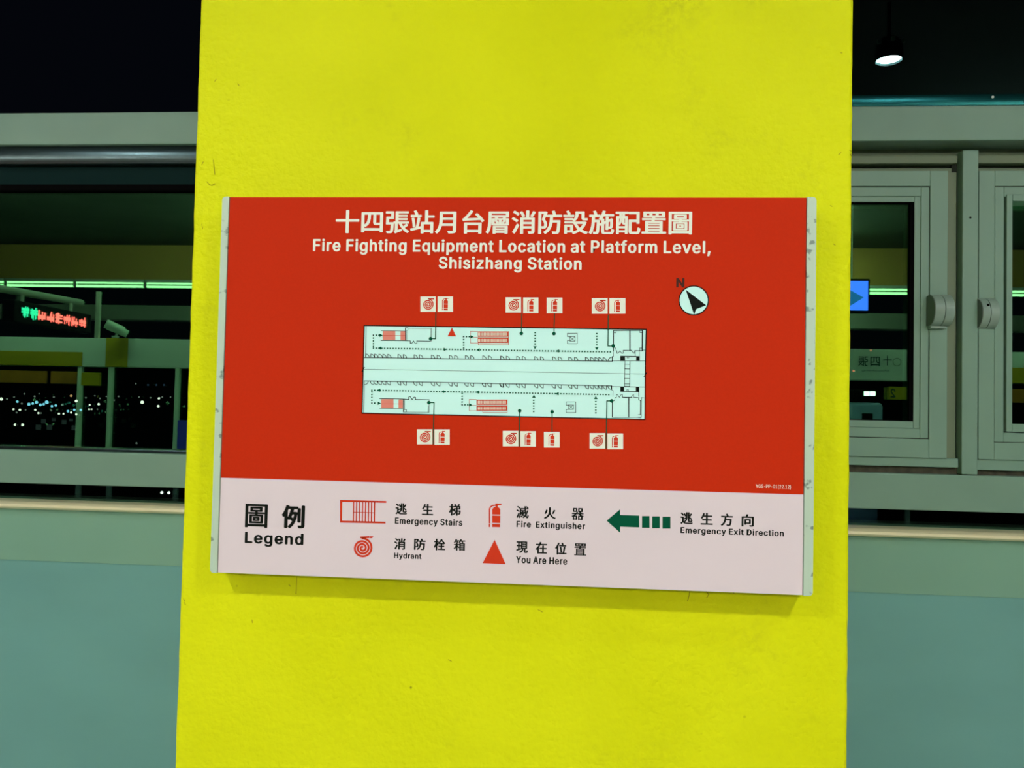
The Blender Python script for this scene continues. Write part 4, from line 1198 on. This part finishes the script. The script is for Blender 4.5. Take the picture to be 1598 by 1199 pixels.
for px, py, s, k in LAMPS:
    d = at(px, py, CAMP.y+1)-CAMP
    Y = 60.0
    while Y < 690 and CAMP.z+d.z*(Y-CAMP.y) > hill(Y)+8: Y += 1.0
    if k == 'R': Y = 420.0
    p = at(px, py, Y)
    r = 0.5*s*Y/F
    lab = LLAB[k] or (('upper small red warning light seen through right window' if py < 560 else 'lower small red warning light beside the pillar edge'), None)
    t = thing('street_lamp', lab[0], 'lamp', (p.x, p.y, hill(Y)-0.4), lab[1])
    pole = obj('pole', cyl(B(), (p.x, p.y, hill(Y)-0.4), (p.x, p.y, p.z), 0.10, 6, 0.06), 'pole_dark', t)
    bm = B()
    bmesh.ops.create_uvsphere(bm, u_segments=10, v_segments=6, radius=r, matrix=Matrix.Translation(p))
    obj('bulb', bm, LMAT[k], t)

def car(px0, px1, py, Y, label):
    a, b = at(px0, py, Y), at(px1, py, Y)
    cx, wdt = (a.x+b.x)/2, (b.x-a.x)*1.25
    z = a.z-0.7
    t = thing('car', label, 'car', (cx, Y, z))
    bm = B()
    box(bm, cx-wdt/2, cx+wdt/2, Y+0.05, Y+4.2, z+0.25, z+0.95, 0.12, 3)
    obj('body', bm, 'car_paint', t, True)
    bm = B()
    box(bm, cx-wdt*.43, cx+wdt*.43, Y+1.1, Y+3.6, z+0.93, z+1.45, 0.18, 3)
    obj('cabin', bm, 'car_paint', t, True)
    for sx in (-1, 1):
        for yy in (0.9, 3.3):
            x = cx+sx*(wdt/2-0.09)
            obj('wheel', cyl(B(), (x-0.09, Y+yy, z+0.31), (x+0.09, Y+yy, z+0.31), 0.31, 18), 'rubber', t, True)
        x = (a.x, b.x)[sx > 0]
        bm = B()
        bmesh.ops.create_uvsphere(bm, u_segments=12, v_segments=8, radius=2.3*Y/F, matrix=Matrix.Translation((x, Y, a.z)))
        obj('headlight', bm, 'bulb_white', t)
def ground_Y(px, py, up):
    d = at(px, py, CAMP.y+1)-CAMP
    Y = 40.0
    while CAMP.z+d.z*(Y-CAMP.y) > hill(Y)+up: Y += 0.5
    return Y
car(24, 35, 663, ground_Y(30, 663, 0.7), 'car with two white headlights low in the left window')
car(252.5, 263.5, 769, ground_Y(258, 769, 0.7), 'car with two white headlights in the gap above the wall rail')

# dark block with a few dimly lit windows
YB = 90.0
b0, b1 = at(52, 652, YB), at(128, 652, YB)
bld = thing('building', 'dark low building with dim square windows beneath the bluish city lights', 'building', ((b0.x+b1.x)/2, YB, -12))
obj('walls', box(B(), b0.x, b1.x, YB, YB+9, -12.2, b0.z), 'night_ground', bld)
obj('roof_edge', box(B(), b0.x-0.1, b1.x+0.1, YB-0.1, YB+9.1, b0.z, b0.z+0.12), 'pole_dark', bld)
for px, py, s in ((60, 667, 8), (77, 667, 8), (68, 657.5, 7), (100, 659, 7), (116, 668, 8), (111, 655, 5.5), (84, 655, 5.5)):
    a, b = at(px-s/2, py-s/2, YB), at(px+s/2, py+s/2, YB)
    obj('lit_window', box(B(), a.x, b.x, YB-0.03, YB+0.05, b.z, a.z), 'window_dim', bld)
